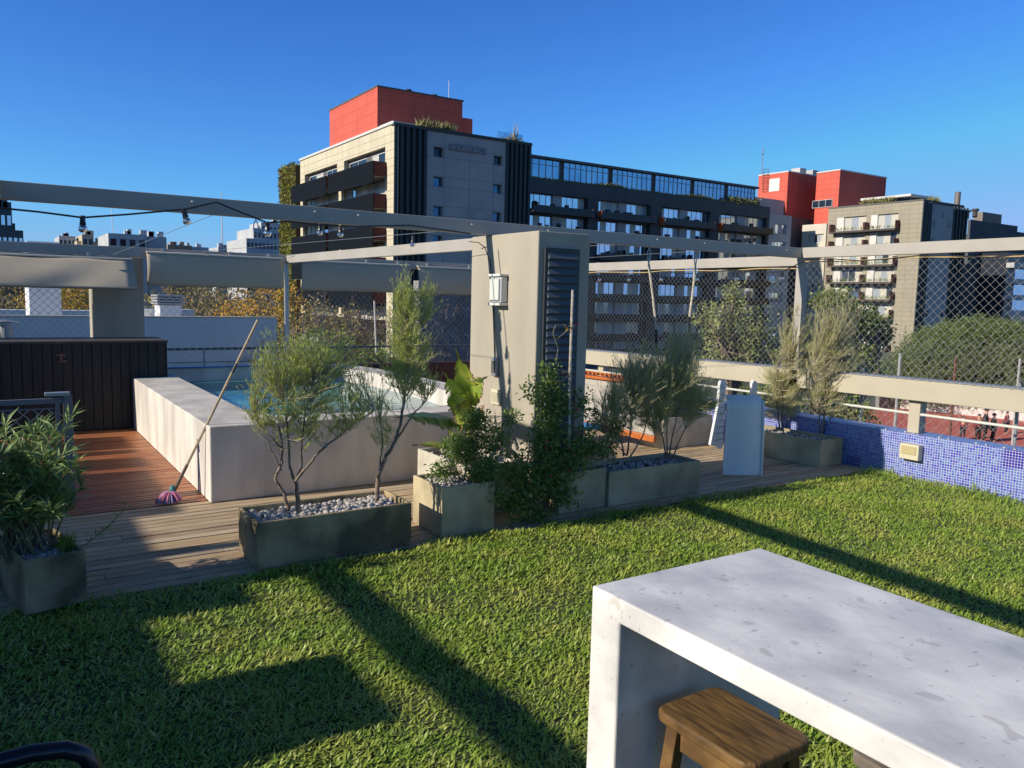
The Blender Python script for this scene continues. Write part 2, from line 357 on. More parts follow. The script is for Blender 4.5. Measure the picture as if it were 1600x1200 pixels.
# awnings
fab=mat('awning_canvas',lin((186,174,152)),lin((172,162,144)),rough=.9,scale=1.2,bump=.15,bscale=200)
def awning(x0,x1,yf,zt,zb,lab,wav=0,top=.25,slack=0,slant=0):
    t=empty('awning',((x0+x1)/2,yf,zb),lab,'awning','canvas awnings rolled along the back beam')
    b=MB(); nx,nz=40,10; vs=[]
    for i in range(nx+1):
        for j in range(nz+1):
            u=i/nx; vv=j/nz; x=x0+(x1-x0)*u
            y=yf-.05*math.sin(vv*math.pi)-wav*math.exp(-((u-.85)**2)/.012)*math.sin(vv*5+u*30)*.6-wav*.5*math.sin(u*9+vv*3)*vv
            y-=slant*(vv-.5)*.9
            z=zt+(zb-zt)*vv-slack*math.sin(u*math.pi)*vv+wav*.15*math.sin(u*20)*vv
            vs.append((x,y,z))
    b.add(vs,[(i*(nz+1)+j,(i+1)*(nz+1)+j,(i+1)*(nz+1)+j+1,i*(nz+1)+j+1) for i in range(nx) for j in range(nz)])
    ys=slant*.45
    b.add([(x0,yf+ys,zt),(x1,yf+ys,zt),(x1,yf+top,zt+.045),(x0,yf+top,zt+.045)],[(0,1,2,3)])
    b.add([(x1,yf+ys,zt),(x1,yf-ys,zb),(x1,yf+top*.5,zb+.1),(x1,yf+top,zt+.045)],[(0,1,2,3)])
    o=b.build('canvas',fab,t,smooth=True)
    s=o.modifiers.new('thick','SOLIDIFY'); s.thickness=.004
    MB().tube([(x0,yf-ys+.01,zb+.012),(x1,yf-ys+.01,zb+.012)],.016,8).build('bottom_bar',mat('bar_grey',lin((120,116,108)),rough=.5),t)
    MB().tube([(x0,yf+ys-.004,zt+.012),(x1,yf+ys-.004,zt+.012)],.014,8).build('front_rail',mat('rail_cream',lin((205,200,190)),rough=.5),t)
    for k in (.12,.6,.9):
        x=x0+(x1-x0)*k; MB().box(x-.02,x+.02,yf+.02,yf+.06,zt+.03,zt+.075).build('bracket',galv,t)
awning(-3.6,1.60,11.45,2.075,1.69,'sunlit creased canvas awning above the dark wood box, leftmost',.035,.4,0,.5)
awning(1.82,3.68,11.93,2.19,1.755,'grey shaded canvas awning right of the square column',.0,.09)
awning(3.96,5.77,11.93,2.175,1.742,'grey shaded canvas awning behind the tall thin tree',.0,.09)
awning(5.92,7.6,11.93,2.165,1.735,'grey shaded canvas awning touching the central pillar, rightmost',.0,.09)
# thin guy wires
def guy(a,b_,lab): tag(MB().tube([a,b_],.0025,4).build('guy_wire',galv),lab,'wire')
guy((1.35,11.5,2.13),(1.35,5.86,2.235),'thin steel wire running up to the bulb near the carabiner')
guy((2.55,11.95,2.25),(3.2,5.86,2.24),'thin steel wire crossing the sky left of the green wall')
guy((3.7,11.9,2.24),(5.2,5.9,2.24),'thin steel wire passing behind the top of the pillar')
guy((6.4,11.9,2.2),(6.3,5.9,2.24),'thin steel wire right of the pillar under the main beam')
# string lights
bulbg=mat('clear_bulb_glass',lin((215,220,220)),rough=.05,spec=.8)
bulbg.node_tree.nodes['Principled BSDF'].inputs['Transmission Weight'].default_value=.92
def bulb(p,t,tilt=0,sc=1):
    dx=tilt
    o=MB().tube([(p[0]-dx*.02,p[1],p[2]+.012),(p[0],p[1],p[2]-.03*sc),(p[0]+dx*.01,p[1],p[2]-.045*sc)],[.015*sc,.017*sc,.021*sc],10).build('socket',black,t)
    c=(p[0]+dx*.02,p[1],p[2]-.045*sc)
    MB().lathe(c,[(.012*sc,0),(.022*sc,-.008*sc),(.028*sc,-.022*sc),(.024*sc,-.038*sc),(.012*sc,-.047*sc)],12).build('bulb',bulbg,o,smooth=True)
def festoon(pts,bulbs,lab,name='string_lights'):
    t=empty(name,pts[0],lab,'string lights')
    MB().tube(pts,.006,6).build('cable',black,t)
    for q in bulbs: bulb(*([q[0],t]+list(q[1:])))
f1=[P(x,y,Y=5.72) for x,y in ((-60,322),(0,325),(60,331),(129,340),(200,335),(290,327),(338,316),(372,330),(418,348),(452,346),(500,352),(560,354),(640,352),(735,365))]
festoon(f1,[(P(129,340,Y=5.72),),(P(289,329,Y=5.72),.5),(P(418,349,Y=5.72),),(P(500,352,Y=5.78),0,.8),(P(532,355,Y=5.78),0,.8),(P(645,371,Y=5.78),0,.8)],'black string lights with clear bulbs along the main beam')
pts=[];bl=[]
for i in range(34):
    y=12-.33*i; xx=7.66-(max(0,5.8-y)*.0136); pts.append((xx,y,(2.085 if y>5.9 else 2.19)+.02*math.sin(i*1.7)))
    if i%2==0 and 5.95<y<11.8: bl.append(((xx,y,2.06),0,.95))
festoon(pts,bl,'string lights with clear bulbs beneath the beam over the mesh fence')
# ---------------- mesh fences ----------------
def chain(t,O,ud,vd,Lu,Lv,cell=.085,r=.0016,nm='mesh'):
    O=Vector(O);ud=Vector(ud).normalized();vd=Vector(vd).normalized(); b=MB(); k=-int(Lv/cell)-1
    while k*cell<Lu:
        u0=k*cell; a=max(0,-u0); e=min(Lv,Lu-u0)
        if e>a+.01: b.tube([O+ud*(u0+a)+vd*a,O+ud*(u0+e)+vd*e],r,3,False)
        u1=u0+Lv; a=max(0,u1-Lu); e=min(Lv,u1)
        if e>a+.01: b.tube([O+ud*(u1-a)+vd*a,O+ud*(u1-e)+vd*e],r,3,False)
        k+=1
    return b.build(nm,wire,t)
def fence(loc,lab,O,ud,Lu,Lv,rope=False,**k):
    t=empty('mesh_fence',loc,lab,'fence','chain link fences round the terrace')
    chain(t,O,ud,(0,0,1),Lu,Lv,**k)
    b=MB(); O=Vector(O); ud=Vector(ud).normalized()
    pts=[O+ud*(Lu*i/12)+Vector((0,0,Lv+.012*math.sin(i*2.1))) for i in range(13)]
    b.tube(pts,.007 if rope else .003,5).build('top_line',mat('jute_rope',lin((190,165,115)),rough=.9) if rope else wire,t)
fence((7.72,9,.95),'chain link fence right of the pillar, between it and the slim post',(7.73,5.92,.94),(0,1,0),6.1,1.17,True,cell=.075,r=.0012)
fence((7.7,3,1.0),'chain link fence at the right edge, over the concrete rail',(7.62,-1,.985),(.0136,1,0),6.8,1.20,True,cell=.085,r=.0013)
fence((7.7,3,.45),'chain link fence below the concrete rail, above the blue tiles',(7.80,-1,.46),(0,1,0),6.8,.36,False,cell=.12,r=.0013)
fence((-.5,12.2,1.0),'chain link fence at far left behind the dark wood box',(-3.5,12.2,.4),(1,0,0),4.6,1.5,False,cell=.10,r=.003)
fence((2.8,12.2,1.0),'chain link fence behind the pool, right of the square column',(1.85,12.2,.3),(1,0,0),1.85,1.6,False,cell=.10,r=.003)
fence((5.5,12.2,1.0),'chain link fence behind the two grey awnings beside the pillar',(3.85,12.2,.3),(1,0,0),3.8,1.6,False,cell=.10,r=.0012)
# back railing
rl=empty('pool_railing',(2.8,12.3,0),'dark thin metal railing behind the pool','railing')
b=MB(); b.tube([(1.9,12.28,.845),(7.6,12.28,.845)],.018,8); b.build('top_rail',mat('dark_grey_metal',lin((80,86,94)),rough=.5),rl)
b=MB(); b.tube([(1.9,12.28,.65),(7.6,12.28,.65)],.006,6); b.build('mid_rail',MATS['dark_grey_metal'],rl)
for x in (2.62,4.1,5.6,7.1): MB().tube([(x,12.28,0),(x,12.28,.84)],.009,6).build('baluster',MATS['dark_grey_metal'],rl)
# ---------------- mosaic parapet, rail ----------------
mm=bpy.data.materials.new('blue_mosaic'); mm.use_nodes=True; N_=mm.node_tree.nodes; L_=mm.node_tree.links; pb=N_['Principled BSDF']; pb.inputs['Roughness'].default_value=.3
tc=N_.new('ShaderNodeTexCoord'); sp=N_.new('ShaderNodeSeparateXYZ'); L_.new(tc.outputs['Object'],sp.inputs[0])
ad=N_.new('ShaderNodeMath'); ad.operation='ADD'; L_.new(sp.outputs[0],ad.inputs[0]); L_.new(sp.outputs[2],ad.inputs[1])
def cellmath(src,inv):
    a=N_.new('ShaderNodeMath'); a.operation='MULTIPLY'; a.inputs[1].default_value=1/inv; L_.new(src,a.inputs[0])
    f=N_.new('ShaderNodeMath'); f.operation='FRACT'; L_.new(a.outputs[0],f.inputs[0])
    g=N_.new('ShaderNodeMath'); g.operation='FLOOR'; L_.new(a.outputs[0],g.inputs[0])
    h=N_.new('ShaderNodeMath'); h.operation='GREATER_THAN'; h.inputs[1].default_value=.14; L_.new(f.outputs[0],h.inputs[0]); return h,g
h1,g1=cellmath(sp.outputs[1],.0250); h2,g2=cellmath(ad.outputs[0],.0250)
mu=N_.new('ShaderNodeMath'); mu.operation='MULTIPLY'; L_.new(h1.outputs[0],mu.inputs[0]); L_.new(h2.outputs[0],mu.inputs[1])
cv=N_.new('ShaderNodeCombineXYZ'); L_.new(g1.outputs[0],cv.inputs[0]); L_.new(g2.outputs[0],cv.inputs[1])
wn=N_.new('ShaderNodeTexWhiteNoise'); L_.new(cv.outputs[0],wn.inputs[0]); rp=N_.new('ShaderNodeValToRGB'); e=rp.color_ramp.elements
e[0].color=lin((66,90,172))+(1,); e[1].color=lin((54,76,168))+(1,); e.new(.3).color=lin((100,132,188))+(1,); e.new(.6).color=lin((72,104,180))+(1,); e.new(.85).color=lin((44,60,176))+(1,)
L_.new(wn.outputs[0],rp.inputs[0])
# replaced patches of deeper blue tiles, big 16-tile blocks picked at random
dv=N_.new('ShaderNodeVectorMath'); dv.operation='SCALE'; dv.inputs['Scale'].default_value=1/7; L_.new(cv.outputs[0],dv.inputs[0])
fl=N_.new('ShaderNodeVectorMath'); fl.operation='FLOOR'; L_.new(dv.outputs[0],fl.inputs[0]); w2=N_.new('ShaderNodeTexWhiteNoise'); L_.new(fl.outputs[0],w2.inputs[0])
gt=N_.new('ShaderNodeMath'); gt.operation='GREATER_THAN'; gt.inputs[1].default_value=.90; L_.new(w2.outputs[0],gt.inputs[0])
mx0=N_.new('ShaderNodeMixRGB'); L_.new(gt.outputs[0],mx0.inputs[0]); L_.new(rp.outputs[0],mx0.inputs[1]); mx0.inputs[2].default_value=lin((22,30,150))+(1,)
mx=N_.new('ShaderNodeMixRGB'); L_.new(mu.outputs[0],mx.inputs[0]); mx.inputs[1].default_value=lin((205,198,205))+(1,); L_.new(mx0.outputs[0],mx.inputs[2]); L_.new(mx.outputs[0],pb.inputs['Base Color'])
para=empty('mosaic_parapet',(7.8,3,0),'low parapet clad in blue mosaic tiles along the lawn','parapet')
MB().box(7.70,7.98,-4,12.2,-.05,.438).build('tiled_wall',mm,para,bevel=.003,seg=1)
b=MB()
for y in (4.7,4.4,4.05,3.7,3.45,2.8): b.box(7.74,7.77,y,y+.012,.438,.446); b.lathe((7.755,y+.1,.438),[(.012,0),(.012,.008)],8)
b.build('mortar_spots',mat('mortar',lin((200,195,185)),rough=.9),para)
fl_=empty('flood_light',(7.67,4.37,.28),'square cream flood light fixed on the blue mosaic parapet','lamp')
MB().box(7.615,7.70,4.27,4.47,.19,.345).build('housing',mat('cream_plastic',lin((200,192,165)),rough=.5),fl_,bevel=.008)
MB().box(7.607,7.615,4.295,4.445,.245,.325).build('lens',mat('cream_lens',lin((185,172,130)),rough=.25),fl_,bevel=.002)
rail=empty('concrete_rail',(7.75,3,.8),'thick beige rail beam raised on posts above the mosaic parapet','railing')
rc=mat('rail_render',lin((184,176,156)),lin((176,168,148)),rough=.85,scale=2,bump=.2,bscale=40)
b=MB(); 
def slopebox(b,x0,x1,y0,y1,za0,za1,zb0,zb1):
    b.add([(x0,y0,za0),(x1,y0,za0),(x1,y1,zb0),(x0,y1,zb0),(x0,y0,za1),(x1,y0,za1),(x1,y1,zb1),(x0,y1,zb1)],[(0,3,2,1),(4,5,6,7),(0,1,5,4),(1,2,6,5),(2,3,7,6),(3,0,4,7)])
slopebox(b,7.70,7.90,-3,12.0,.862,1.06,.685,.894); b.build('beam',rc,rail,bevel=.006)
b=MB(); slopebox(b,7.712,7.905,-3,12.0,1.064,1.072,.898,.906); b.build('metal_capping',mat('cap_grey',lin((140,144,150)),rough=.5),rail)
for y in (4.44,-.3,9.4): MB().box(7.78,7.90,y-.06,y+.06,.438,.80).build('post',rc,rail,bevel=.005)
MB().tube([(7.80,-3,.66),(7.80,12,.60)],.014,8).build('tube_rail',mat('white_tube',lin((205,205,195)),rough=.4),rail)
# posts of the mesh beyond
for i,(x,y) in enumerate(((8.05,5.2),(8.05,3.6),(8.05,2.0))):
    tag(MB().tube([(x,y,.2),(x,y,1.02)],.016,8).build('fence_post',galv),['thin steel fence post left of the stubby rail post','thin steel fence post right of the stubby rail post','thin steel fence post beyond the right picture edge'][i],'post','steel fence posts behind the rail')
# ---------------- planters ----------------
def planter(loc_lab,x0,x1,y0,y1,z1,name='planter_box',mt=None,wall=.022,fill=.035,z0=.001,npb=260,pr=.016,group='concrete planter boxes on the deck',rot=None):
    cx,cy=(x0+x1)/2,(y0+y1)/2
    t=empty(name,(cx,cy,0),loc_lab,'planter',group)
    mt=mt or conc_b; b=MB()
    o_=[(x0,y0),(x1,y0),(x1,y1),(x0,y1)]; i_=[(x0+wall,y0+wall),(x1-wall,y0+wall),(x1-wall,y1-wall),(x0+wall,y1-wall)]
    if rot:
        a,px,py=rot; ca,sa=math.cos(a),math.sin(a); f=lambda p:(px+(p[0]-px)*ca-(p[1]-py)*sa,py+(p[0]-px)*sa+(p[1]-py)*ca)
        o_=[f(p) for p in o_]; i_=[f(p) for p in i_]
    else: f=lambda p:p
    vs=[(x,y,z0) for x,y in o_]+[(x,y,z1) for x,y in o_]+[(x,y,z1) for x,y in i_]+[(x,y,z1-.12) for x,y in i_]
    fs=[(0,3,2,1)]
    for i in range(4):
        j=(i+1)%4; fs+=[(i,j,4+j,4+i),(4+i,4+j,8+j,8+i),(8+i,8+j,12+j,12+i)]
    b.add(vs,fs); b.build('box',mt,t,bevel=.006)
    b=MB(); zf=z1-fill-.012; b.add([(x,y,zf) for x,y in i_],[(0,1,2,3)]); b.build('earth',soil,t)
    b=MB()
    for k in range(npb):
        p=f((U(x0+wall+.01,x1-wall-.01),U(y0+wall+.01,y1-wall-.01))); b.pebble((p[0],p[1],zf+U(0,.016)),pr*U(.5,1.35))
    o=b.build('pebbles',peb,t,smooth=True); o['kind']='stuff'
    return t
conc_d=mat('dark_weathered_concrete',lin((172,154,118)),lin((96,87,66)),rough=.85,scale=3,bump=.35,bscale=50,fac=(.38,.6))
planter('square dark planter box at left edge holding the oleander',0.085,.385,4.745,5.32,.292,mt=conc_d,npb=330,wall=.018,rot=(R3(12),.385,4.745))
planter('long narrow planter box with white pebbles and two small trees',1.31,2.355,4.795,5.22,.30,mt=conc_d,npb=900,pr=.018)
planter('tall square planter box with shadow streaks, overflowing with a leafy shrub',2.61,3.05,4.84,5.30,.362,npb=250)
planter('pale planter box holding the banana plant against the pillar',3.02,3.50,5.22,6.05,.40,mt=mat('pale_planter_concrete',lin((205,198,182)),lin((170,166,152)),rough=.85,scale=4,bump=.3),npb=100)
planter('plain planter box at the foot of the pillar, right of the climbing vine',3.72,4.20,4.95,5.08,.33,npb=60)
planter('long planter box right of the pillar holding two wispy bushes',4.215,5.275,4.93,5.36,.295,npb=420)
planter('planter box beside the mosaic parapet holding two tall grey-green bushes',7.24,7.655,5.12,6.15,.285,npb=420,rot=(R3(3),7.6,5.1))
planter('small pale planter box behind the leaning loungers, full of yellow striped leaves',6.45,7.25,6.62,7.05,.36,mt=MATS['pale_planter_concrete'],npb=100)
# ---------------- plant builders ----------------
def bez(a,b,c,n):
    return [a*(1-t)**2+b*2*t*(1-t)+c*t*t for t in [i/n for i in range(n+1)]]
def wispy(name,loc,lab,cat,trunks,ells,fol_mat,ntw=103,need=(.03,0.0025),per=9,up=.6,wood=None,woodr=.0022,group=None,seed=1,spread=1.0):
    random.seed(seed)
    t=empty(name,loc,lab,cat,group); b=MB(); tb_=MB(); nodes=[]
    for pts,r0,r1 in trunks:
        pts=[Vector(p) for p in pts]; k=len(pts); sm=[]
        for i in range(k-1):
            for s in range(4):
                q=pts[i].lerp(pts[i+1],s/4)+rv(.004); sm.append(q)
        sm.append(pts[-1]); n=len(sm); b.tube(sm,[r0+(r1-r0)*i/(n-1) for i in range(n)],6)
        nodes+= [(q,r0+(r1-r0)*i/(n-1)) for i,q in enumerate(sm) if i>n*.3]
    fb=MB()
    for c,r,w in ells:
        c=Vector(c)
        for i in range(int(ntw*w)):
            tip=inell(c,[v_*1.22 for v_ in r])
            low=[q for q,_ in nodes if q.z<tip.z+.03] or [nodes[0][0]]
            s=min(low,key=lambda q:(q-tip).length*U(.7,1.3)+ (.25 if (q-tip).length<.12 else 0))
            mid=s.lerp(tip,.5)+Vector((U(-.03,.03),U(-.03,.03),U(-.03,.0)))
            L=(tip-s).length; pts=bez(s,mid,tip,5); tb_.tube(pts,[woodr*1.7,woodr*1.4,woodr*1.1,woodr*.9,woodr*.7,woodr*.5],3,False)
            # side sprays
            for k in range(random.randint(2,3)):
                q=pts[random.randint(2,5)]; d=((tip-s).normalized()+rv(.6)+Vector((0,0,up))).normalized()
                e=q+d*U(.05,.13)*spread; tb_.tube([q,q.lerp(e,.5)+rv(.006),e],[woodr*.7,woodr*.5,woodr*.35],3,False)
                for m_ in range(int(per*.5)):
                    a=q.lerp(e,U(.1,1)); fb.leaf(a,(e-q).normalized()*.8+rv(.55)+Vector((0,0,up*.5)),need[0]*U(.6,1.3),need[1]*U(.8,1.4))
            for m_ in range(per):
                u=U(.35,1); i0=min(4,int(u*5)); a=pts[i0].lerp(pts[i0+1],u*5-i0)
                fb.leaf(a,(tip-s).normalized()*.8+rv(.5)+Vector((0,0,up)),need[0]*U(.6,1.4),need[1]*U(.8,1.4))
    b.build('trunk',wood or bark,t,smooth=True); tb_.build('twigs',ftw,t); fb.build('foliage',fol_mat,t)
    return t
def cloud(name,loc,lab,cat,trunks,ells,lm,leaf=(.05,.028),dens=100,group=None,seed=1,down=0,twigs=.35,wood=None,twr=.003,extra=None):
    random.seed(seed)
    t=empty(name,loc,lab,cat,group); b=MB(); nodes=[]
    for pts,r0,r1 in trunks:
        pts=[Vector(p) for p in pts]; n=len(pts); b.tube(pts,[r0+(r1-r0)*i/(n-1) for i in range(n)],6)
        nodes+=[pts[i].lerp(pts[i+1],s/4) for i in range(n-1) for s in range(4)]
    fb=MB()
    for c,r,nn in ells:
        k=int(nn*dens); ncl=max(3,k//9)
        for i in range(ncl):
            q=inell(c,r); kf=1.3/max(r[0],.05)
            if r[0]>.3 and MN.noise(q*kf*1.6)<-.08: continue
            if random.random()<twigs and nodes:
                s=min(random.sample(nodes,min(6,len(nodes))),key=lambda a:(a-q).length); b.tube(bez(s,s.lerp(q,.5)+rv(.1*(q-s).length),q,4),[twr*2,twr*1.6,twr*1.3,twr,twr*.6],3,False)
            for m_ in range(9):
                a=q+rv(leaf[0]*1.4); d=(rv(1)+(a-q)*3/leaf[0]*.3+Vector((0,0,-down)))
                fb.leaf(a,d,leaf[0]*U(.6,1.3),leaf[1]*U(.7,1.3),bend=.1)
    b.build('trunk' if name.endswith('tree') else 'stem',wood or bark,t); fb.build('crown' if name.endswith('tree') else 'foliage',lm,t)
    return t
G=lambda *c:[lin(x) for x in c]
fmA=mat('needle_foliage',(.05,.08,.02),island=G((168,190,76),(198,212,104),(136,160,68),(214,218,142),(178,196,88),(222,222,180)),rough=.6,trans=.5)
ftw=mat('pale_twig',lin((206,192,168)),lin((170,154,132)),rough=.9,scale=20)
fmB=mat('olive_needle_foliage',(.05,.08,.02),island=G((166,178,88),(196,198,126),(214,204,164),(142,164,80),(226,214,184),(182,192,104)),rough=.7,trans=.5)
# multi-stem wispy tree (planter with white pebbles)
q=lambda x,y,Y=5.0:P(x,y,Y=Y)
def TR(*a,Y=5.0): return [P(x,y,Y=Y) for x,y in a]
wispy('wispy_tree',(1.62,5.0,.27),'multi-stemmed wispy tree leaning right over the white pool wall','small tree',[
  (TR((452,797),(444,772),(430,748),(440,722),(441,700),(436,668)),.013,.006),
  (TR((466,800),(465,775),(461,752)),.017,.014),
  (TR((461,752),(452,730),(452,700),(448,660),(440,620)),.010,.004),
  (TR((461,752),(480,730),(496,708),(520,690),(550,665),(585,640),Y=4.95),.011,.004),
  (TR((461,752),(471,730),(472,690),(478,640),(490,590)),.008,.003),
  (TR((441,700),(420,680),(400,655),(395,640)),.006,.002),
  (TR((440,735),(428,712),(422,700),(420,690)),.006,.003)],
  [(q(430,600),(.13,.16,.26),1.2),(q(490,600),(.15,.18,.25),1.3),(q(455,560),(.2,.18,.13),1.0),(q(540,575,5.1),(.14,.14,.12),.7),(q(545,640,4.9),(.14,.12,.12),.55),(q(480,668),(.2,.12,.1),.45),(q(405,640),(.06,.08,.14),.3),(q(500,548,5.2),(.22,.12,.05),.5)],
  fmA,ntw=85,need=(.034,0.0038),per=13,up=.55,woodr=.0022,seed=3)
wispy('wispy_tree',(2.2,5.0,.27),'tall slim wispy tree with a dark forked trunk, right end of the pebbled planter','small tree',[
  (TR((589,783),(590,755),(592,738),(604,712),(618,690),(625,665),(632,620),(640,580),(643,540)),.017,.006),
  (TR((618,690),(632,668),(645,648),(662,630),(672,615)),.008,.003),
  (TR((594,735),(595,715),(598,690),(594,660),(596,630)),.007,.002),
  (TR((640,580),(632,540),(630,500),(634,460)),.005,.002),(TR((643,540),(655,510),(662,470)),.004,.002)],
  [(q(640,560),(.12,.13,.15),1.0),(q(635,510),(.10,.11,.17),1.2),(q(632,465),(.05,.07,.13),.55),(q(668,475),(.035,.05,.13),.45),(q(650,600),(.15,.12,.06),.6),(q(596,640),(.055,.06,.12),.22),(q(612,575),(.07,.07,.1),.4),(q(598,680),(.07,.05,.05),.12)],
  fmA,ntw=93,need=(.032,0.0038),per=13,up=.9,woodr=.0018,seed=5)
def T2(*a,Y=5.15): return [P(x,y,Y=Y) for x,y in a]
wispy('wispy_bush',(4.6,5.15,.26),'wispy grey-green bush close to the pillar in the long planter','bush',[
  (T2((975,712),(968,680),(955,640)),.009,.003),(T2((980,712),(985,670),(990,620)),.009,.003),(T2((985,714),(1005,680),(1015,640)),.008,.003),(T2((978,712),(960,690),(940,650)),.006,.002)],
  [(q(985,610,5.15),(.22,.18,.22),1.5),(q(955,650,5.15),(.15,.13,.18),.9),(q(1005,580,5.15),(.20,.16,.18),1.1)],
  fmB,ntw=147,need=(.05,0.0034),per=9,up=.7,seed=8)
wispy('wispy_bush',(5.0,5.15,.26),'wispy bush with arching green fronds at the right end of the long planter','bush',[
  (T2((1040,716),(1035,680),(1028,640)),.009,.003),(T2((1045,716),(1050,680),(1060,640)),.009,.003),(T2((1050,716),(1065,680),(1085,640)),.008,.003),(T2((1042,716),(1042,670),(1045,610)),.008,.003)],
  [(q(1050,585,5.15),(.28,.2,.22),1.9),(q(1085,630,5.1),(.20,.16,.14),1.0),(q(1070,540,5.2),(.18,.12,.12),.8),(q(1020,640,5.1),(.16,.13,.16),.8)],
  fmB,ntw=147,need=(.06,0.0034),per=12,up=.35,seed=9,spread=1.4)
def T3(*a,Y=5.9): return [P(x,y,Y=Y) for x,y in a]
wispy('wispy_bush',(7.35,5.9,.26),'tall wispy bush at the left end of the planter by the mosaic parapet','bush',[
  (T3((1222,668),(1222,620),(1230,560)),.012,.004),(T3((1228,668),(1240,620),(1252,570)),.01,.004),(T3((1218,668),(1212,620),(1215,570)),.009,.004)],
  [(P(1235,590,Y=5.9),(.30,.24,.26),1.6),(P(1255,520,Y=5.9),(.28,.2,.28),1.4),(P(1222,630,Y=5.9),(.2,.18,.2),1.0)],
  fmB,ntw=112,need=(.06,0.0036),per=12,up=.9,seed=10)
wispy('wispy_bush',(7.45,5.4,.26),'tall wispy bush at the right end of the planter by the mosaic parapet','bush',[
  (T3((1286,678),(1290,620),(1290,560),Y=5.4),.012,.004),(T3((1292,678),(1305,620),(1320,570),Y=5.4),.01,.004),(T3((1282,678),(1278,620),(1270,570),Y=5.4),.009,.004)],
  [(P(1300,560,Y=5.4),(.30,.24,.30),1.8),(P(1305,500,Y=5.4),(.24,.2,.22),1.2),(P(1290,625,Y=5.4),(.17,.16,.18),.9),(P(1340,585,Y=5.4),(.22,.14,.16),.6)],
  fmB,ntw=112,need=(.055,0.0036),per=12,up=.9,seed=11)
# oleander
random.seed(21)
ol=empty('oleander_bush',(.1,4.95,.25),'oleander with long narrow leaves in the planter at the left edge','bush'); b=MB(); fb=MB()
olm=mat('oleander_leaf',(.05,.1,.03),island=G((122,148,80),(150,172,100),(98,126,68),(172,188,124),(134,160,88)),rough=.35,trans=.2)
for i in range(62):
    s=Vector((U(-.05,.24),U(4.85,5.15),.24)); e=Vector((U(-.35,.40),U(4.7,5.3),U(.5,.98)))
    if e.x>.3: e.z=min(e.z,.97)
    pts=bez(s,s.lerp(e,.5)+Vector((0,0,.12)),e,8); b.tube(pts,[.007-.0006*k for k in range(9)],5,False)
    for k in range(46):
        u=U(.3,1)**.8; i0=min(7,int(u*8)); a=pts[i0].lerp(pts[i0+1],u*8-i0); ang=U(0,6.28)
        d=Vector((math.cos(ang),math.sin(ang),U(-.1,1.3))); fb.leaf(a,d,U(.08,.15),U(.012,.02),Vector((0,0,1))+rv(.4),bend=U(0,.15))
b.build('stem',mat('green_stem',lin((110,110,80)),rough=.7),ol); fb.build('foliage',olm,ol)
gt_=MB()
for i in range(160):
    a=Vector((.30+U(-.04,.05),4.93+U(-.09,.12),.235)); gt_.leaf(a,Vector((U(-.4,.4),U(-.4,.4),1)),U(.05,.13),.005,bend=.2)
tag(gt_.build('grass_tuft',mat('fresh_grass',lin((120,150,50)),rough=.5,trans=.3)),'bright green grass tuft in the corner of the oleander planter','plant')
sp=MB(); 
pts=bez(Vector((.38,4.98,.24)),Vector((.5,5.0,.3)),Vector((.62,5.0,.44)),6); sp.tube(pts,.003,4)
for k in range(26):
    a=pts[min(6,1+k%6)]; sp.leaf(a,Vector((U(-.6,1),U(-.6,.6),U(-.2,.9))),U(.03,.06),.009)
tag(sp.build('seedling',olm),'thin seedling leaning out of the oleander planter over the deck','plant')
# shrub overflowing the square planter
shr=mat('dark_shrub_leaf',(.04,.07,.02),island=G((94,124,60),(120,150,72),(78,104,54),(156,176,94),(102,134,66)),rough=.35,trans=.35)
def Q(x,y,Y): return P(x,y,Y=Y)
cloud('leafy_shrub',(2.85,5.1,.34),'dense small-leaved shrub spilling right out of the tall square planter','bush',
 [([Q(725,752,5.08),Q(730,720,5.08),Q(745,680,5.1),Q(750,640,5.1)],.008,.003),([Q(730,752,5.05),Q(760,720,5.0),Q(785,690,5.0)],.007,.003),([Q(720,752,5.1),Q(705,720,5.1)],.006,.002)],
 [(Q(722,700,5.1),(.14,.15,.12),1.2),(Q(765,690,5.05),(.15,.14,.12),1.1),(Q(755,735,4.9),(.12,.1,.10),.9),(Q(775,770,4.85),(.06,.06,.07),.25),(Q(740,655,5.1),(.10,.1,.06),.5),(Q(690,735,5.1),(.08,.1,.05),.35),(Q(800,655,5.1),(.06,.06,.05),.25)],
 shr,leaf=(.026,.014),dens=1150,seed=31,twigs=.5,twr=.0015)
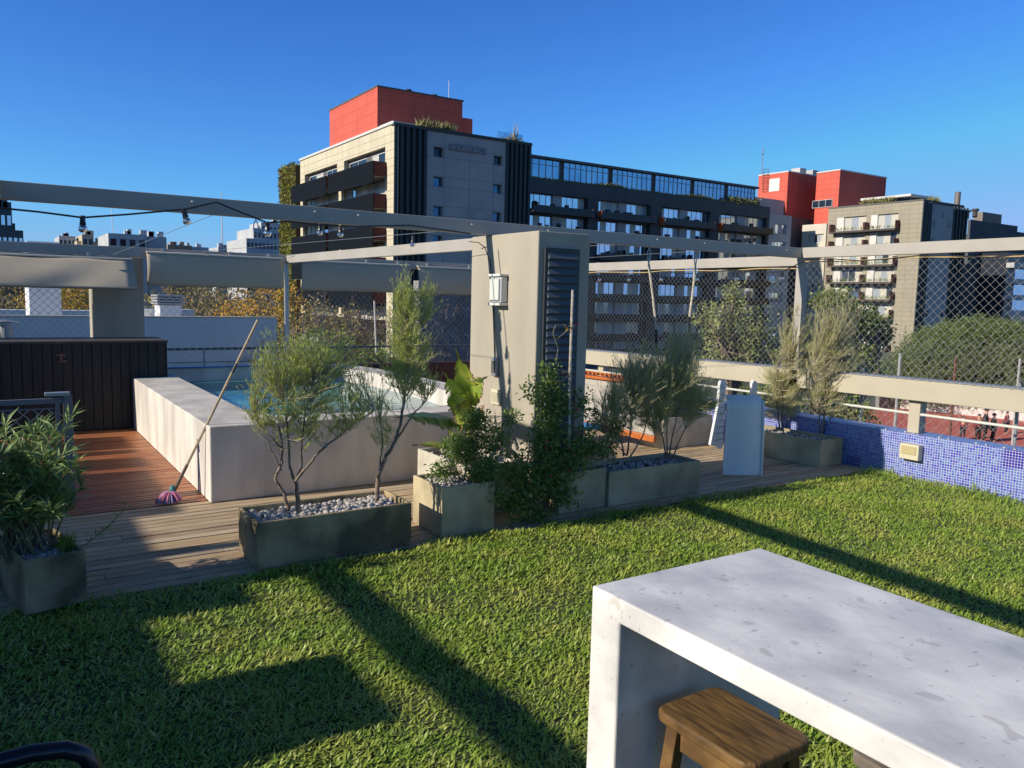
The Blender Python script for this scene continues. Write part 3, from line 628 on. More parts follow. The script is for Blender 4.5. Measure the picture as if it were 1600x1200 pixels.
# banana
random.seed(41)
ban=empty('banana_plant',(3.2,5.6,.37),'young banana plant with torn yellow-green leaves beside the pillar','plant')
MB().tube([Q(738,742,5.6),Q(735,690,5.6),Q(732,650,5.6),Q(730,615,5.6)],[.03,.026,.02,.012],10).build('stem',mat('banana_stem',lin((150,150,70)),lin((110,100,50)),rough=.6,scale=15),ban,smooth=True)
blm=mat('banana_leaf',lin((212,216,92)),lin((160,186,66)),rough=.4,scale=6,stretch=(1,1,1),trans=.35,fac=(.4,.6)); bld=mat('dark_banana_leaf',lin((104,142,60)),lin((74,110,46)),rough=.35,scale=8,trans=.3)
bed=mat('dry_leaf_edge',lin((140,96,56)),rough=.8)
def bleaf(a,m_,c,wd,mt,nrm=Vector((0,-1,.3)),tear=.25,n=22,fold=.25):
    b=MB(); pts=bez(Vector(a),Vector(m_),Vector(c),n); vs=[];prev=None
    for sgn in (-1,1):
        for i in range(n):
            p0,p1=pts[i],pts[i+1]; d=(p1-p0).normalized(); u=d.cross(nrm).normalized()*sgn; up=u.cross(d).normalized()
            def wdt(k): t=k/n; return wd*(math.sin(min(1,t*1.12+.04)*math.pi)**.55)+.002
            tr=random.random()<tear; w0=wdt(i)*U(.82,1.05); w1=wdt(i+1)*U(.82,1.05)*(U(.5,.8) if tr else 1)
            sag=-abs(fold)
            q0=p0+u*w0+Vector((0,0,sag*w0)); q1=p1.lerp(p0,.25 if tr else 0)+u*w1+Vector((0,0,sag*w1)); m0=p0+u*w0*.55; m1=p1+u*w1*.55
            b.cur=0; b.add([p0,p1,m1,m0],[(0,1,2,3)]); b.add([m0,m1,q1,q0],[(0,1,2,3)])
            b.cur=1; e0=q0+(q0-m0).normalized()*.008; e1=q1+(q1-m1).normalized()*.008*U(0,2); b.add([q0,q1,e1,e0],[(0,1,2,3)])
    o=b.build('leaf',[mt,bed],ban); return o
F_=Vector((-.6,-.8,.35))
bleaf(Q(732,640,5.6),Q(730,600,5.55),Q(712,545,5.5),.09,blm,F_)
bleaf(Q(733,640,5.6),Q(728,600,5.5),Q(764,588,5.5),.09,blm,F_,fold=.1)
bleaf(Q(730,655,5.6),Q(715,615,5.5),Q(694,582,5.45),.085,blm,F_)
bleaf(Q(735,668,5.6),Q(735,640,5.5),Q(700,640,5.4),.09,blm,Vector((-.4,-.9,.1)),fold=.2)
bleaf(Q(735,672,5.6),Q(742,620,5.5),Q(748,655,5.45),.09,blm,Vector((-.4,-.9,.1)),fold=.2)
bleaf(Q(733,630,5.55),Q(716,600,5.5),Q(716,640,5.4),.07,blm,Vector((-.5,-.85,.2)),fold=.15)
bleaf(Q(734,640,5.5),Q(720,642,5.4),Q(722,672,5.35),.08,blm,Vector((-.4,-.9,.1)),fold=.15)
bleaf(Q(738,675,5.6),Q(745,650,5.7),Q(757,632,5.7),.03,bed,F_)
bleaf(Q(728,665,5.6),Q(680,640,5.45),Q(615,652,5.2),.09,bld,Vector((0,-.45,.9)),tear=.5,fold=.55)
bleaf(Q(730,700,5.55),Q(690,688,5.4),Q(643,695,5.2),.06,blm,Vector((0,-.4,.9)),tear=.2,fold=.3)
bleaf(Q(728,695,5.55),Q(712,690,5.45),Q(697,664,5.4),.028,blm,F_)
# vine with pink flowers on the pillar
vin=cloud('climbing_vine',(3.85,5.05,.1),'dark climbing vine with pink flowers growing up the front of the pillar','climber',
 [([Q(845,795,4.98),Q(850,720,5.0),Q(858,640,5.0),Q(860,590,5.02)],.010,.004),([Q(850,795,4.98),Q(880,720,4.98),Q(893,640,4.98),Q(893,560,4.97)],.008,.003),([Q(840,795,4.95),Q(820,740,4.95),Q(830,680,4.98)],.007,.003)],
 [(Q(862,630,4.99),(.14,.07,.16),1.2),(Q(855,690,4.97),(.22,.09,.18),1.7),(Q(850,745,4.93),(.26,.09,.16),1.8),(Q(815,785,4.88),(.18,.08,.11),1.2),(Q(900,715,4.93),(.16,.08,.16),1.2),(Q(912,630,4.99),(.05,.06,.1),.3),(Q(832,610,5.0),(.05,.05,.08),.2),(Q(880,775,4.88),(.12,.06,.06),.5),(Q(935,700,4.95),(.08,.06,.06),.35),(Q(800,735,4.95),(.09,.07,.14),.6),(Q(915,690,4.96),(.09,.07,.12),.5),(Q(860,580,5.02),(.08,.05,.07),.3),(Q(845,815,4.86),(.14,.06,.07),.6)],
 shr,leaf=(.034,.019),dens=620,seed=33,twigs=.45,twr=.0016)
fb=MB(); random.seed(34)
for x,y in ((855,690),(890,700),(916,690),(853,700),(925,706),(861,742),(868,775),(880,585),(888,735),(903,640)):
    p=Q(x,y,4.86)
    for k in range(7): fb.leaf(p,rv(),.014,.009)
fl=fb.build('flowers',mat('pink_petals',lin((205,60,90)),rough=.5),vin)
cloud('small_shrub',(4.5,5.0,.28),'small shrub with bright lime leaves beside the foot of the pillar','bush',
 [([Q(950,722,5.0),Q(950,700,5.0),Q(955,670,5.05)],.006,.002)],
 [(Q(950,700,5.05),(.09,.07,.07),.6),(Q(930,650,5.1),(.06,.06,.12),.3),(Q(965,670,5.0),(.08,.06,.1),.4)],
 mat('lime_leaf',(.1,.2,.03),island=G((120,140,52),(84,104,48),(70,88,44),(150,166,70)),rough=.4,trans=.3),leaf=(.034,.017),dens=330,seed=35,twigs=.6,twr=.0016)
# garden stake
stk=empty('garden_stake',(3.78,4.95,.3),'pale wooden stake tied with a red-flowered twig before the louvred vent','stake')
MB().tube([Q(889,700,4.95),Q(890,600,4.95),Q(895,453,4.95)],[.012,.012,.011],10).build('pole',mat('pale_pole',lin((190,182,170)),lin((150,142,130)),rough=.8,scale=30),stk)
tb=MB(); 
tw=[Q(x,y,4.93) for x,y in ((868,570),(872,545),(864,520),(868,508),(880,508),(892,515),(898,512))]
tb.tube(tw,.0025,5); tb.tube([Q(870,530,4.93),Q(882,520,4.93),Q(897,508,4.92),(Q(899,515,4.92))],.0025,5)
tb.build('dry_twig',mat('dry_twig',lin((150,140,118)),rough=.9),stk)
tb=MB()
for k in range(16): tb.leaf(Q(889+U(-6,6),509+U(-6,8),4.92),rv(),.028,.012)
tb.build('leaves',mat('red_green_leaf',(.2,.1,.05),island=G((150,52,40),(150,160,50),(90,110,40),(190,60,50))),stk)
tb=MB(); tb.leaf(Q(898,505,4.92),P(909,505,Y=4.92)-Q(898,505,4.92),.055,.012); tb.leaf(Q(897,507,4.92),Vector((1,0,-.2)),.04,.01); tb.build('red_bud',MATS['pink_petals'],stk)
# striped leaf plants, far planter
random.seed(51); sp=empty('striped_leaf_plant',(6.85,6.8,.33),'clump of yellow striped sword leaves behind the leaning loungers','plant'); fb=MB()
for i in range(130):
    a=Vector((U(6.5,7.2),U(6.68,7.0),.32)); d=Vector((U(-.6,.6),U(-.6,.6),U(.6,1.2))); fb.leaf(a,d,U(.2,.42),U(.018,.03),bend=.2)
fb.build('foliage',mat('striped_leaf',(.2,.2,.05),island=G((110,120,50),(190,170,80),(88,104,44),(150,120,60),(214,200,60)),rough=.4,trans=.25),sp)
# ---------------- furniture ----------------
wp=mat('white_plastic',lin((232,232,230)),rough=.35)
def shell_lounger(name,loc,rz,lab,h=.82,w=.27,d=.30,open_=True):
    t=empty(name,(0,0,0),lab,'sun lounger','white plastic sun loungers stood on end'); t.location=loc; t.rotation_euler.z=rz
    return t
# front: white moulded lounger stood on end, its smooth underside to us
lo=empty('sun_lounger',(6.2,5.3,0),'white plastic sun lounger stood on end, smooth face towards the lawn','sun lounger','white plastic sun loungers stood on end')
b=MB(); nx,nz=12,24; x0,x1,yb=0,0,0; vs=[]
A=Vector((6.06,5.34,.01)); B=Vector((6.28,5.10,.01))
A=P(1129,742,Y=5.32); B=P(1188,746,Y=5.14)
for j in range(nz+1):
    v_=j/nz; 
    for i in range(nx+1):
        u=i/nx; base=A.lerp(B,u); cur=math.sin(u*math.pi)*.06
        nar=1-.08*v_**1.5; c=A.lerp(B,.5); p=c+(base-c)*nar
        top=.66-.10*v_**6*0; z=v_*.82
        back=max(0,v_-.82)/.18; p=p+Vector((-.0,-cur*.5,0))+Vector((.35,.55,0))*(.12*back**2)+Vector((.3,.4,0))*(.05*v_)
        vs.append((p.x,p.y,.008+z-.03*back**2))
b.add(vs,[(j*(nx+1)+i,j*(nx+1)+i+1,(j+1)*(nx+1)+i+1,(j+1)*(nx+1)+i) for j in range(nz) for i in range(nx)])
for e_ in (0,nx):
    b.tube([Vector(vs[j*(nx+1)+e_])+Vector((0,-.012,0)) for j in range(0,nz-1)],.011,8)
o=b.build('shell',wp,lo,smooth=True); s_=o.modifiers.new('thick','SOLIDIFY'); s_.thickness=.02; s_.offset=-1; bv=o.modifiers.new('bevel','BEVEL'); bv.width=.008; bv.segments=3
b=MB(); b.tube([P(1146,730,Y=5.27),P(1152,722,Y=5.26),P(1160,722,Y=5.24),P(1170,728,Y=5.2)],.003,5); b.build('moulded_ridge',wp,lo)
# side rail of the second one, its legs
l2=empty('sun_lounger',(7.0,6.0,0),'white plastic sun lounger stood on end behind the other, ribbed side rail showing','sun lounger','white plastic sun loungers stood on end')
b=MB(); 
def slab(b,pts,th):
    n=len(pts); vs=[tuple(p) for p in pts]+[(p[0]+th[0],p[1]+th[1],p[2]) for p in pts]
    b.add(vs,[tuple(range(n-1,-1,-1)),tuple(range(n,2*n))]+[(i,(i+1)%n,n+(i+1)%n,n+i) for i in range(n)])
Yl=5.95
slab(b,[P(x,y,Y=Yl) for x,y in ((1110,696),(1120,698),(1122,701),(1127,702),(1130,696),(1131,660),(1134,610),(1136,600),(1134,595),(1127,594),(1125,600),(1122,635),(1115,670))],(.02,.05)); b.build('side_rail',wp,l2,bevel=.004)
b=MB()
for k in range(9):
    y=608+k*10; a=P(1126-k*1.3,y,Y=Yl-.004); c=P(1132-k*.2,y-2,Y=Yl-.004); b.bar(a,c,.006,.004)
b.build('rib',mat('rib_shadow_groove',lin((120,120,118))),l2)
b=MB(); slab(b,[P(x,y,Y=Yl) for x,y in ((1175,625),(1175,600),(1178,594),(1183,597),(1184,604),(1182,625),(1181,660),(1176,700))],(.02,.05)); b.build('side_rail',wp,l2,bevel=.004)
# orange wooden garden sofa with grey back
of=mat('orange_oiled_wood',lin((196,110,44)),lin((168,88,34)),rough=.45,scale=12,stretch=(1,8,1))
sf=empty('garden_sofa',(6.3,7.2,0),'orange wooden garden sofa with grey back panel and blue cushion, right of the pillar','sofa')
a0=P(905,586,Y=8.2); a1=P(1012,600,Y=6.9)
MB().bar(a0,a1,.09,.035).build('top_rail',of,sf,bevel=.004)
n_=16
for i in range(n_): p=a0.lerp(a1,i/n_+.03)+Vector((0,0,.045)); MB().bar(p,p+(a1-a0).normalized()*.035,.05,.03).build('slat',of,sf)
MB().bar(a0+Vector((0,0,.06)),a1+Vector((0,0,.06)),.02,.012).build('upper_lath',of,sf)
b0=P(905,662,Y=7.6); b1=P(1022,695,Y=6.6)
vs=[a0-Vector((0,0,.03)),a1-Vector((0,0,.03)),b1+Vector((0,0,.06)),b0]
b=MB(); b.add([tuple(v) for v in vs]+[tuple(v+Vector((.05,.05,0))) for v in vs],[(0,1,2,3),(7,6,5,4),(0,4,5,1),(1,5,6,2),(2,6,7,3),(3,7,4,0)])
b.build('back_panel',mat('grey_canvas',lin((168,163,152)),rough=.9),sf)
MB().bar(b0+Vector((-.02,-.03,.02)),b1+Vector((-.02,-.03,.07)),.05,.07).build('seat_rail',of,sf,bevel=.004)
lg=P(1022,697,Z=0); MB().box(lg.x-.05,lg.x+.05,lg.y-.05,lg.y+.05,0,.2).build('leg',of,sf,bevel=.004)
c=P(925,663,Y=7.3); MB().box(c.x-.25,c.x+.12,c.y-.1,c.y+.4,c.z-.05,c.z+.0).build('cushion',mat('blue_cushion',lin((60,140,200)),rough=.8),sf,bevel=.015)
# brown planter/bench far behind pool
tag(MB().box(4.9,7.3,11.7,11.95,0,.60).build('storage_bench',mat('dark_red_brown_wood',lin((96,52,36)),lin((76,42,30)),rough=.7,scale=6),bevel=.006),'dark red-brown wooden bench below the back railing','bench')
# dark wood storage box
dk=mat('black_stained_wood',lin((24,27,30)),lin((46,45,40)),rough=.65,scale=4,stretch=(9,1,1),bump=.3,bscale=20,island=[lin((20,24,29)),lin((30,31,32)),lin((25,28,31)),lin((44,41,36))])
sb=empty('storage_box',(.3,10.8,0),'big black-stained wooden storage box at the end of the red deck','storage box')
b=MB(); x=-4.0; 
while x<1.82: b.box(x,min(x+.096,1.828),10.62,10.645,.01,1.045); x+=.102
b.build('board_cladding',dk,sb,bevel=.002,seg=1); MB().box(-4,1.815,10.646,11.4,.01,1.04).build('carcass',mat('dark_inside',(.01,.01,.01)),sb)
MB().box(-4.02,1.84,10.60,11.42,1.047,1.075).build('lid',mat('lid_wood',lin((84,76,68)),lin((60,54,50)),rough=.7,scale=4,stretch=(1,14,1)),sb,bevel=.003)
hp=P(95,555,Y=10.615); b=MB(); b.box(hp.x-.05,hp.x+.05,10.606,10.619,hp.z-.012,hp.z+.012); b.box(hp.x-.03,hp.x+.06,10.606,10.619,hp.z-.085,hp.z-.06); b.box(hp.x-.015,hp.x+.015,10.604,10.619,hp.z-.05,hp.z+.03); b.build('rusty_latch',mat('rust',lin((120,92,74)),lin((86,62,50)),rough=.8,scale=40),sb)
vt=empty('roof_vent',(.05,11.6,1.06),'small metal roof vent with a flat cap above the dark wood box','vent')
v0=P(9,520,Y=11.8); MB().lathe((v0.x,11.8,.95),[(.07,0),(.07,.27)],14).build('pipe',galv,vt,smooth=False); MB().lathe((v0.x,11.8,1.24),[(.16,0),(.165,.012),(.02,.045)],16).build('cap',galv,vt)
# gate
gtt=empty('gate',(.5,7.08,0),'low grey metal gate with wire mesh behind the oleander','gate')
gm=mat('gate_grey',lin((110,116,122)),rough=.5)
MB().box(.455,.515,7.06,7.12,0,.86).build('post',gm,gtt,bevel=.003); MB().box(.40,.43,7.07,7.10,.04,.80).build('stile',gm,gtt)
MB().box(-1.2,.455,7.07,7.10,.80,.84).build('top_rail',gm,gtt); MB().box(-1.2,.455,7.07,7.10,.04,.08).build('bottom_rail',gm,gtt)
MB().box(.33,.50,7.04,7.13,.862,.885).build('hinge',galv,gtt); MB().box(-1.2,.40,7.08,7.09,.755,.765).build('wire_rail',gm,gtt)
chain(gtt,(-1.15,7.085,.085),(1,0,0),(0,0,1),1.54,.67,cell=.10,r=.003)
# mop
mp=empty('mop',(1.18,6.78,0),'mop with long wooden handle and pink and lilac head leaning on the pool wall','mop')
h0=P(270,772,Z=.05); cpt=P(324,655,X=1.44); dr=(cpt-h0).normalized(); tip=h0+dr*1.62
tip=P(403,500,Y=h0.y+(cpt.y-h0.y)/(cpt.x-h0.x)*0.55)
hd=mat('mop_handle_wood',lin((176,160,134)),lin((150,134,110)),rough=.6,scale=20)
MB().tube([h0+(tip-h0)*.16,tip],[.011,.011],10).build('handle',hd,mp); MB().tube([h0,h0+(tip-h0)*.17],[.013,.013],10).build('socket',mat('mop_socket',lin((84,74,62)),rough=.5),mp)
k_=h0+(tip-h0)*.70; MB().tube([k_,k_+(tip-h0)*.05],.0118,10).build('tape_band',black,mp)
random.seed(61); b=MB(); hc=P(264,780,Z=.03)
for i in range(260):
    a=U(0,6.28); r=U(.02,.09); s=Vector((hc.x+.01,hc.y,.085)); e=Vector((hc.x+math.cos(a)*r*1.1,hc.y+math.sin(a)*r,U(.006,.035))); b.tube(bez(s,s.lerp(e,.6)+Vector((0,0,.045)),e,4),.006,4)
b.build('head',mat('mop_yarn',(.5,.3,.5),island=G((226,110,132),(236,160,190),(226,120,140),(150,120,180),(120,100,160),(200,180,214),(160,206,205)),rough=.95),mp)
MB().lathe((h0.x,h0.y,.06),[(.02,0),(.028,.03),(.018,.06)],10).build('collar',mat('teal_plastic',lin((70,130,135)),rough=.5),mp)
# ---------------- bar counter and stools ----------------
bm_=mat('marbled_white_cement',lin((238,235,230)),lin((188,188,188)),rough=.4,scale=6.5,bump=.05,bscale=40,fac=(.36,.72),detail=10,stretch=(1,.7,1))
nn=bm_.node_tree; ls=nn.links; bsdf=nn.nodes['Principled BSDF']; src=bsdf.inputs['Base Color'].links[0].from_socket
tcn=nn.nodes.new('ShaderNodeTexCoord'); 
def spots(scale,thr,colr,src,st=(1,1,1),d=2):
    mpn=nn.nodes.new('ShaderNodeMapping'); mpn.inputs['Scale'].default_value=st; ls.new(tcn.outputs['Object'],mpn.inputs[0])
    a=nn.nodes.new('ShaderNodeTexNoise'); a.inputs['Scale'].default_value=scale; a.inputs['Detail'].default_value=d; ls.new(mpn.outputs[0],a.inputs['Vector'])
    r=nn.nodes.new('ShaderNodeValToRGB'); r.color_ramp.elements[0].position=thr; r.color_ramp.elements[1].position=thr+.035; ls.new(a.outputs[0],r.inputs[0])
    mf=nn.nodes.new('ShaderNodeMath'); mf.operation='MULTIPLY'; mf.inputs[1].default_value=.42; ls.new(r.outputs[0],mf.inputs[0])
    m2=nn.nodes.new('ShaderNodeMixRGB'); ls.new(mf.outputs[0],m2.inputs[0]); ls.new(src,m2.inputs[1]); m2.inputs[2].default_value=colr+(1,); return m2.outputs[0]
src=spots(34,.68,lin((128,128,128)),src,(1,1.8,1)); src=spots(13,.66,lin((168,162,156)),src,(1.5,1,1)); src=spots(70,.72,lin((110,110,108)),src,(1,1,1)); ls.new(src,bsdf.inputs['Base Color'])
bar=empty('bar_counter',(1.63,.4,0),'white marbled cement bar counter on the lawn','bar counter')
b=MB(); pr=[(1.575,-.02),(1.575,.952),(-1.1,.952),(-1.1,-.02),(-.99,-.02),(-.99,.888),(1.462,.888),(1.462,-.02)]
vs=[(1.30,y,z) for y,z in pr]+[(1.962,y,z) for y,z in pr]
b.add(vs,[(0,1,6,7),(1,2,5,6),(2,3,4,5),(15,14,9,8),(14,13,10,9),(13,12,11,10)]+[(i,i+8,(i+1)%8+8,(i+1)%8) for i in range(8)])
b.build('slab',bm_,bar,bevel=.007,seg=3)
def stool(x0,x1,y0,y1,zt,mt,lab):
    cx,cy=(x0+x1)/2,(y0+y1)/2; t=empty('bar_stool',(cx,cy,0),lab,'stool','wooden bar stools under the counter')
    b=MB(); r=.035; pts=[]
    for (ax,ay,s) in ((x1-r,y1-r,0),(x0+r,y1-r,90),(x0+r,y0+r,180),(x1-r,y0+r,270)):
        for k in range(5): a=R3(s+k*22.5); pts.append((ax+r*math.cos(a),ay+r*math.sin(a)))
    n=len(pts); b.add([(x,y,zt-.032) for x,y in pts]+[(x,y,zt) for x,y in pts],[tuple(range(n-1,-1,-1)),tuple(range(n,2*n))]+[(i,(i+1)%n,n+(i+1)%n,n+i) for i in range(n)])
    b.build('seat',mt,t,bevel=.008,seg=3)
    for sx in (-1,1):
        for sy in (-1,1):
            tx,ty=cx+sx*((x1-x0)/2-.045),cy+sy*((y1-y0)/2-.045); MB().bar((tx,ty,zt-.033),(tx+sx*.045,ty+sy*.055,-.01),.038,.038,Vector((0,1,0))).build('leg',mt,t,bevel=.003)
    for sy in (-1,1): yy=cy+sy*((y1-y0)/2-.045); MB().box(x0+.05,x1-.05,yy-.01,yy+.01,zt-.1,zt-.034).build('apron',mt,t,bevel=.002)
    for sx in (-1,1): xx=cx+sx*((x1-x0)/2-.045); MB().box(xx-.01,xx+.01,y0+.066,y1-.066,zt-.1,zt-.034).build('apron',mt,t,bevel=.002)
    for sx in (-1,1): xx=cx+sx*((x1-x0)/2-.02); MB().box(xx-.01,xx+.01,y0+.03,y1-.03,.25,.29).build('stretcher',mt,t,bevel=.002)
    return t
swd=mat('honey_stained_wood',lin((132,102,60)),lin((66,48,30)),rough=.5,scale=9,stretch=(7,1,1),bump=.25,bscale=14,fac=(.3,.7))
stool(1.395,1.63,1.11,1.425,.66,swd,'honey-stained wooden stool under the bar counter')
gwd=mat('grey_weathered_wood',lin((132,122,112)),lin((96,88,80)),rough=.8,scale=9,stretch=(8,1,1),bump=.3,bscale=14)
stool(1.675,1.91,.74,1.055,.645,gwd,'weathered grey wooden stool, half out of frame beside the honey one')
# chair arm bottom left
ch=empty('garden_chair',(-.1,1.95,0),'black metal garden chair, only its curved arm in frame at bottom left','chair')
cm=mat('black_enamel',(.012,.014,.02),rough=.25)
MB().tube([P(x,y,Y=1.7) for x,y in ((-160,1235),(-60,1200),(0,1190),(50,1177),(100,1171),(130,1178),(146,1198),(150,1240))]+[Vector((.17,1.66,.2)),Vector((.17,1.66,.0))],[.017]*10,12).build('arm',cm,ch,smooth=True)
a_=P(-160,1235,Y=1.7); MB().tube([a_,a_+Vector((-.1,0,-.25)),(a_.x-.12,1.7,0)],.013,8).build('rear_leg',cm,ch)
MB().box(a_.x-.05,.12,1.25,1.68,.40,.43).build('seat',cm,ch,bevel=.01)
MB().box(a_.x-.12,a_.x-.09,1.25,1.68,.43,.85).build('backrest',cm,ch,bevel=.01)
MB().tube([(.12,1.28,.42),(.14,1.28,0)],.013,8).build('front_leg',cm,ch)
# ---------------- unseen stand-in outside the frame at left, roof shaped to shade lawn and deck ----------------
rr=empty('shade_caster',(-5.5,4,0),'white stand-in for an unseen structure left of the terrace, added to shade the lawn','building')
MB().box(-8.5,-4.8,-5,8.6,0,2.2).build('wall',render,rr)
def shade_slab(x1,y0,y1,z=2.45): MB().box(-8.6,x1,y0,y1,2.203,z).build('roof_slab',render,rr)  # added slabs, edges stepped to shape the shadow on the lawn
SH=lambda X,z=2.45:X-z/.47  # roof edge that throws its shadow line to the given X
shade_slab(SH(.72),-5,3.30); shade_slab(SH(1.35),3.303,4.0); shade_slab(SH(.63),4.003,4.82); shade_slab(SH(1.18),4.823,5.3); shade_slab(SH(.85),5.303,6.9); shade_slab(SH(1.2),6.903,8.6)
for y0,y1 in ((8.75,9.25),(9.5,9.72),(9.8,10.6)): MB().box(-8,SH(1.25),y0,y1,2.25,2.45).build('shade_beam',steel,rr)  # added beams, gaps between them leave light slits on the red deck
# ---------------- neighbouring roofs ----------------
nb=mat('neighbour_white_wall',lin((216,216,214)),lin((206,206,206)),rough=.9,scale=1)
wl=empty('neighbour_house',(2,22,-5.5),'white neighbouring house with flat roof seen through the mesh behind the pool','house')
MB().box(-12,6.62,22,30,-5.5,.2).build('wall',nb,wl); MB().box(-12,6.62,22.0,22.25,.203,.985).build('parapet',nb,wl); MB().box(-12.02,6.64,21.98,22.27,.988,1.02).build('parapet_coping',mat('cream_coping',lin((205,198,176)),rough=.8),wl)
a=P(45,450,Y=27).x; c=P(95,450,Y=27).x
nbk=empty('roof_water_tank_house',(a,27,1),'tall white stair head on the neighbouring roof, left of the square column','house')
MB().box(a,c,27,30,.203,3.0).build('wall',nb,nbk)
MB().box(P(0,490,Y=36).x-3,P(150,490,Y=36).x,36,37,-5.5,P(100,485,Y=36).z).build('low_wall',nb,nbk)
vz=empty('chimney_stack',(P(270,480,Y=25).x,25,1),'white chimney with dark louvred cap on the neighbouring roof','chimney')
x0=P(250,480,Y=25).x; x1=P(284,480,Y=25).x; MB().box(x0,x1,25,25.9,.203,P(260,477,Y=25).z).build('stack',nb,vz)
for k in range(4): zz=P(260,476-k*4.2,Y=25).z; MB().box(x0-.08,x1+.08,24.92,25.98,zz,zz+.05).build('louvre',mat('louvre_light',lin((150,152,155)),rough=.7),vz)
MB().box(x0+.02,x1-.02,25.02,25.88,P(260,477,Y=25).z,P(260,463,Y=25).z).build('dark_core',black,vz)
MB().box(P(300,485,Y=26).x-1.6,P(303,485,Y=26).x,26,28,.203,P(300,484,Y=26).z).build('side_block',nb,vz)
# ivy wall behind the back railing
iv=empty('creeper_wall',(14,26,-5.5),'grey boundary wall covered with leafless creeper left of the pillar','wall')
ix0=P(655,520,Y=26).x; MB().box(ix0,P(860,500,Y=26).x,26,26.6,-5.5,P(700,440,Y=26).z).build('wall',mat('grey_old_wall',lin((150,148,146)),lin((120,118,118)),rough=1,scale=2),iv)
random.seed(70); b=MB()
for i in range(5200):
    p=Vector((U(ix0-.2,P(860,500,Y=26).x),25.9+U(-.15,.05),U(-3.2,P(700,440,Y=26).z))); b.leaf(p,Vector((U(-1,1),U(-.4,.1),U(-.6,1.4))),U(.12,.34),.02)
b.build('creeper',mat('dry_creeper',(.2,.18,.16),island=G((132,124,118),(160,150,140),(110,96,90),(140,110,100),(90,84,80)),rough=1),iv)
# ---------------- trees beyond ----------------
aut=mat('autumn_leaf',(.3,.2,.05),island=G((216,172,62),(178,154,62),(148,140,62),(226,184,70),(166,126,72),(136,138,62),(200,140,64)),rough=.7,trans=.3)
yel=mat('yellow_leaf',(.5,.3,.05),island=G((222,176,50),(206,150,40),(232,190,80),(180,140,50)),rough=.6,trans=.35)
drab=mat('drab_leaf',(.2,.17,.1),island=G((164,146,88),(136,128,70),(184,160,104),(124,108,78),(172,148,104),(146,148,80)),rough=.8,trans=.2)
def farblob(px,py,Y,rx,rz,ry=None): c=P(px,py,Y=Y); return (c,(rx,ry or rx,rz))
def ftree(name,px,Y,ells,lm,lab,leaf,dens,seed,grp='trees beyond the terrace',wd=None):
    base=P(px,600,Y=Y); base.z=-5.5; tops=[Vector(e[0]) for e in ells]
    tr=[([base,base.lerp(Vector((base.x,base.y,min(t.z for t in tops))),.8),tops[0]],.22,.06)]
    mid=tr[0][0][1]
    for t in tops[1:]: tr.append(([mid,mid.lerp(t,.5)+rv(.3),t],.12,.04))
    return cloud(name,base,lab,'tree',tr,ells,lm,leaf=leaf,dens=dens,seed=seed,group=grp,twigs=.25,twr=.012,wood=wd)
def E_(px,py,Y,rx,rz,n,ry=None): c=P(px,py,Y=Y); return (c,(rx,ry or rx,rz),n)
ftree('autumn_tree',120,45,[E_(110,480,45,2.6,1.4,1),E_(135,470,45,1.8,1.2,.7)],aut,'golden brown tree framed between white stair head and square column',(.2,.13),1400,81)
ftree('autumn_tree',10,48,[E_(5,470,48,3.2,1.0,1),E_(45,462,48,2,.9,.5)],drab,'dull brown half-bare tree at the left edge under the canvas awning',(.2,.1),1000,82)
ftree('autumn_tree',330,40,[E_(330,485,40,2.8,1.5,1.2),E_(290,465,41,2.0,1.0,.6),E_(360,470,41,1.5,1,.5)],drab,'olive green turning tree just right of the louvred chimney',(.17,.11),1500,83)
ftree('autumn_tree',390,36,[E_(385,495,36,1.6,.8,.8),E_(420,480,37,1.6,1.2,.8)],yel,'bright yellow tree behind the end of the white neighbouring roof',(.15,.1),1300,84)
ftree('autumn_tree',450,38,[E_(445,510,38,1.8,2.4,1)],aut,'golden tree behind the slim back post',(.15,.1),1100,85)
# bare branching trees behind the pool
def bare(px,Y,lab,seed,spread,zt,n0=16,leafs=900):
    random.seed(seed); base=P(px,600,Y=Y); base.z=-5.5
    t=empty('bare_tree',base,lab,'tree','trees beyond the terrace'); b=MB(); fb=MB()
    zf=-1.8
    b.tube([base,Vector((base.x,base.y,zf))],[.16,.12],7)
    def grow(p,d,L,r,k):
        e=p+d*L; m_=p.lerp(e,.5)+rv(L*.08); b.tube([p,m_,e],[r,r*.85,r*.65],5 if k<2 else 3,False)
        if k>=5 or r<.004:
            return
        for _ in range(3 if k<4 else 4):
            s=U(.35,1); q=p.lerp(e,s); dd=(d+rv(.75)+Vector((0,0,.15))).normalized(); grow(q,dd,L*U(.55,.8),r*.55,k+1)
            if leafs and random.random()<leafs/9000 and k>1:
                for __ in range(3): fb.leaf(q+dd*L*U(.2,.6)+rv(.2),rv(),U(.08,.14),.06)
    for i in range(6):
        a=U(0,6.28); grow(Vector((base.x,base.y,zf+U(-.5,.2))),Vector((math.cos(a)*spread,math.sin(a)*spread*.5,U(.6,1.3))).normalized(),U(1.1,1.7)*zt,.07,0)
    b.build('trunk',mat('bare_bark',lin((150,134,120)),lin((186,172,156)),rough=.95,scale=3),t)
    if leafs: fb.build('crown',drab,t)
    return t
bare(520,27,'bare greyish-brown tree with fine twigs, left of the thin white pole',91,1.0,1.0,leafs=2600)
bare(600,30,'bare brown tree with dense fine twigs behind the tall slim wispy tree',92,.9,1.0,leafs=1500)
bare(455,22,'bare tree with dark arching limbs behind the slim back post',93,1.1,.8,leafs=900)
gb=mat('bright_bush_leaf',(.1,.2,.03),island=G((140,164,66),(108,134,56),(172,182,84),(92,114,52)),rough=.5,trans=.3)
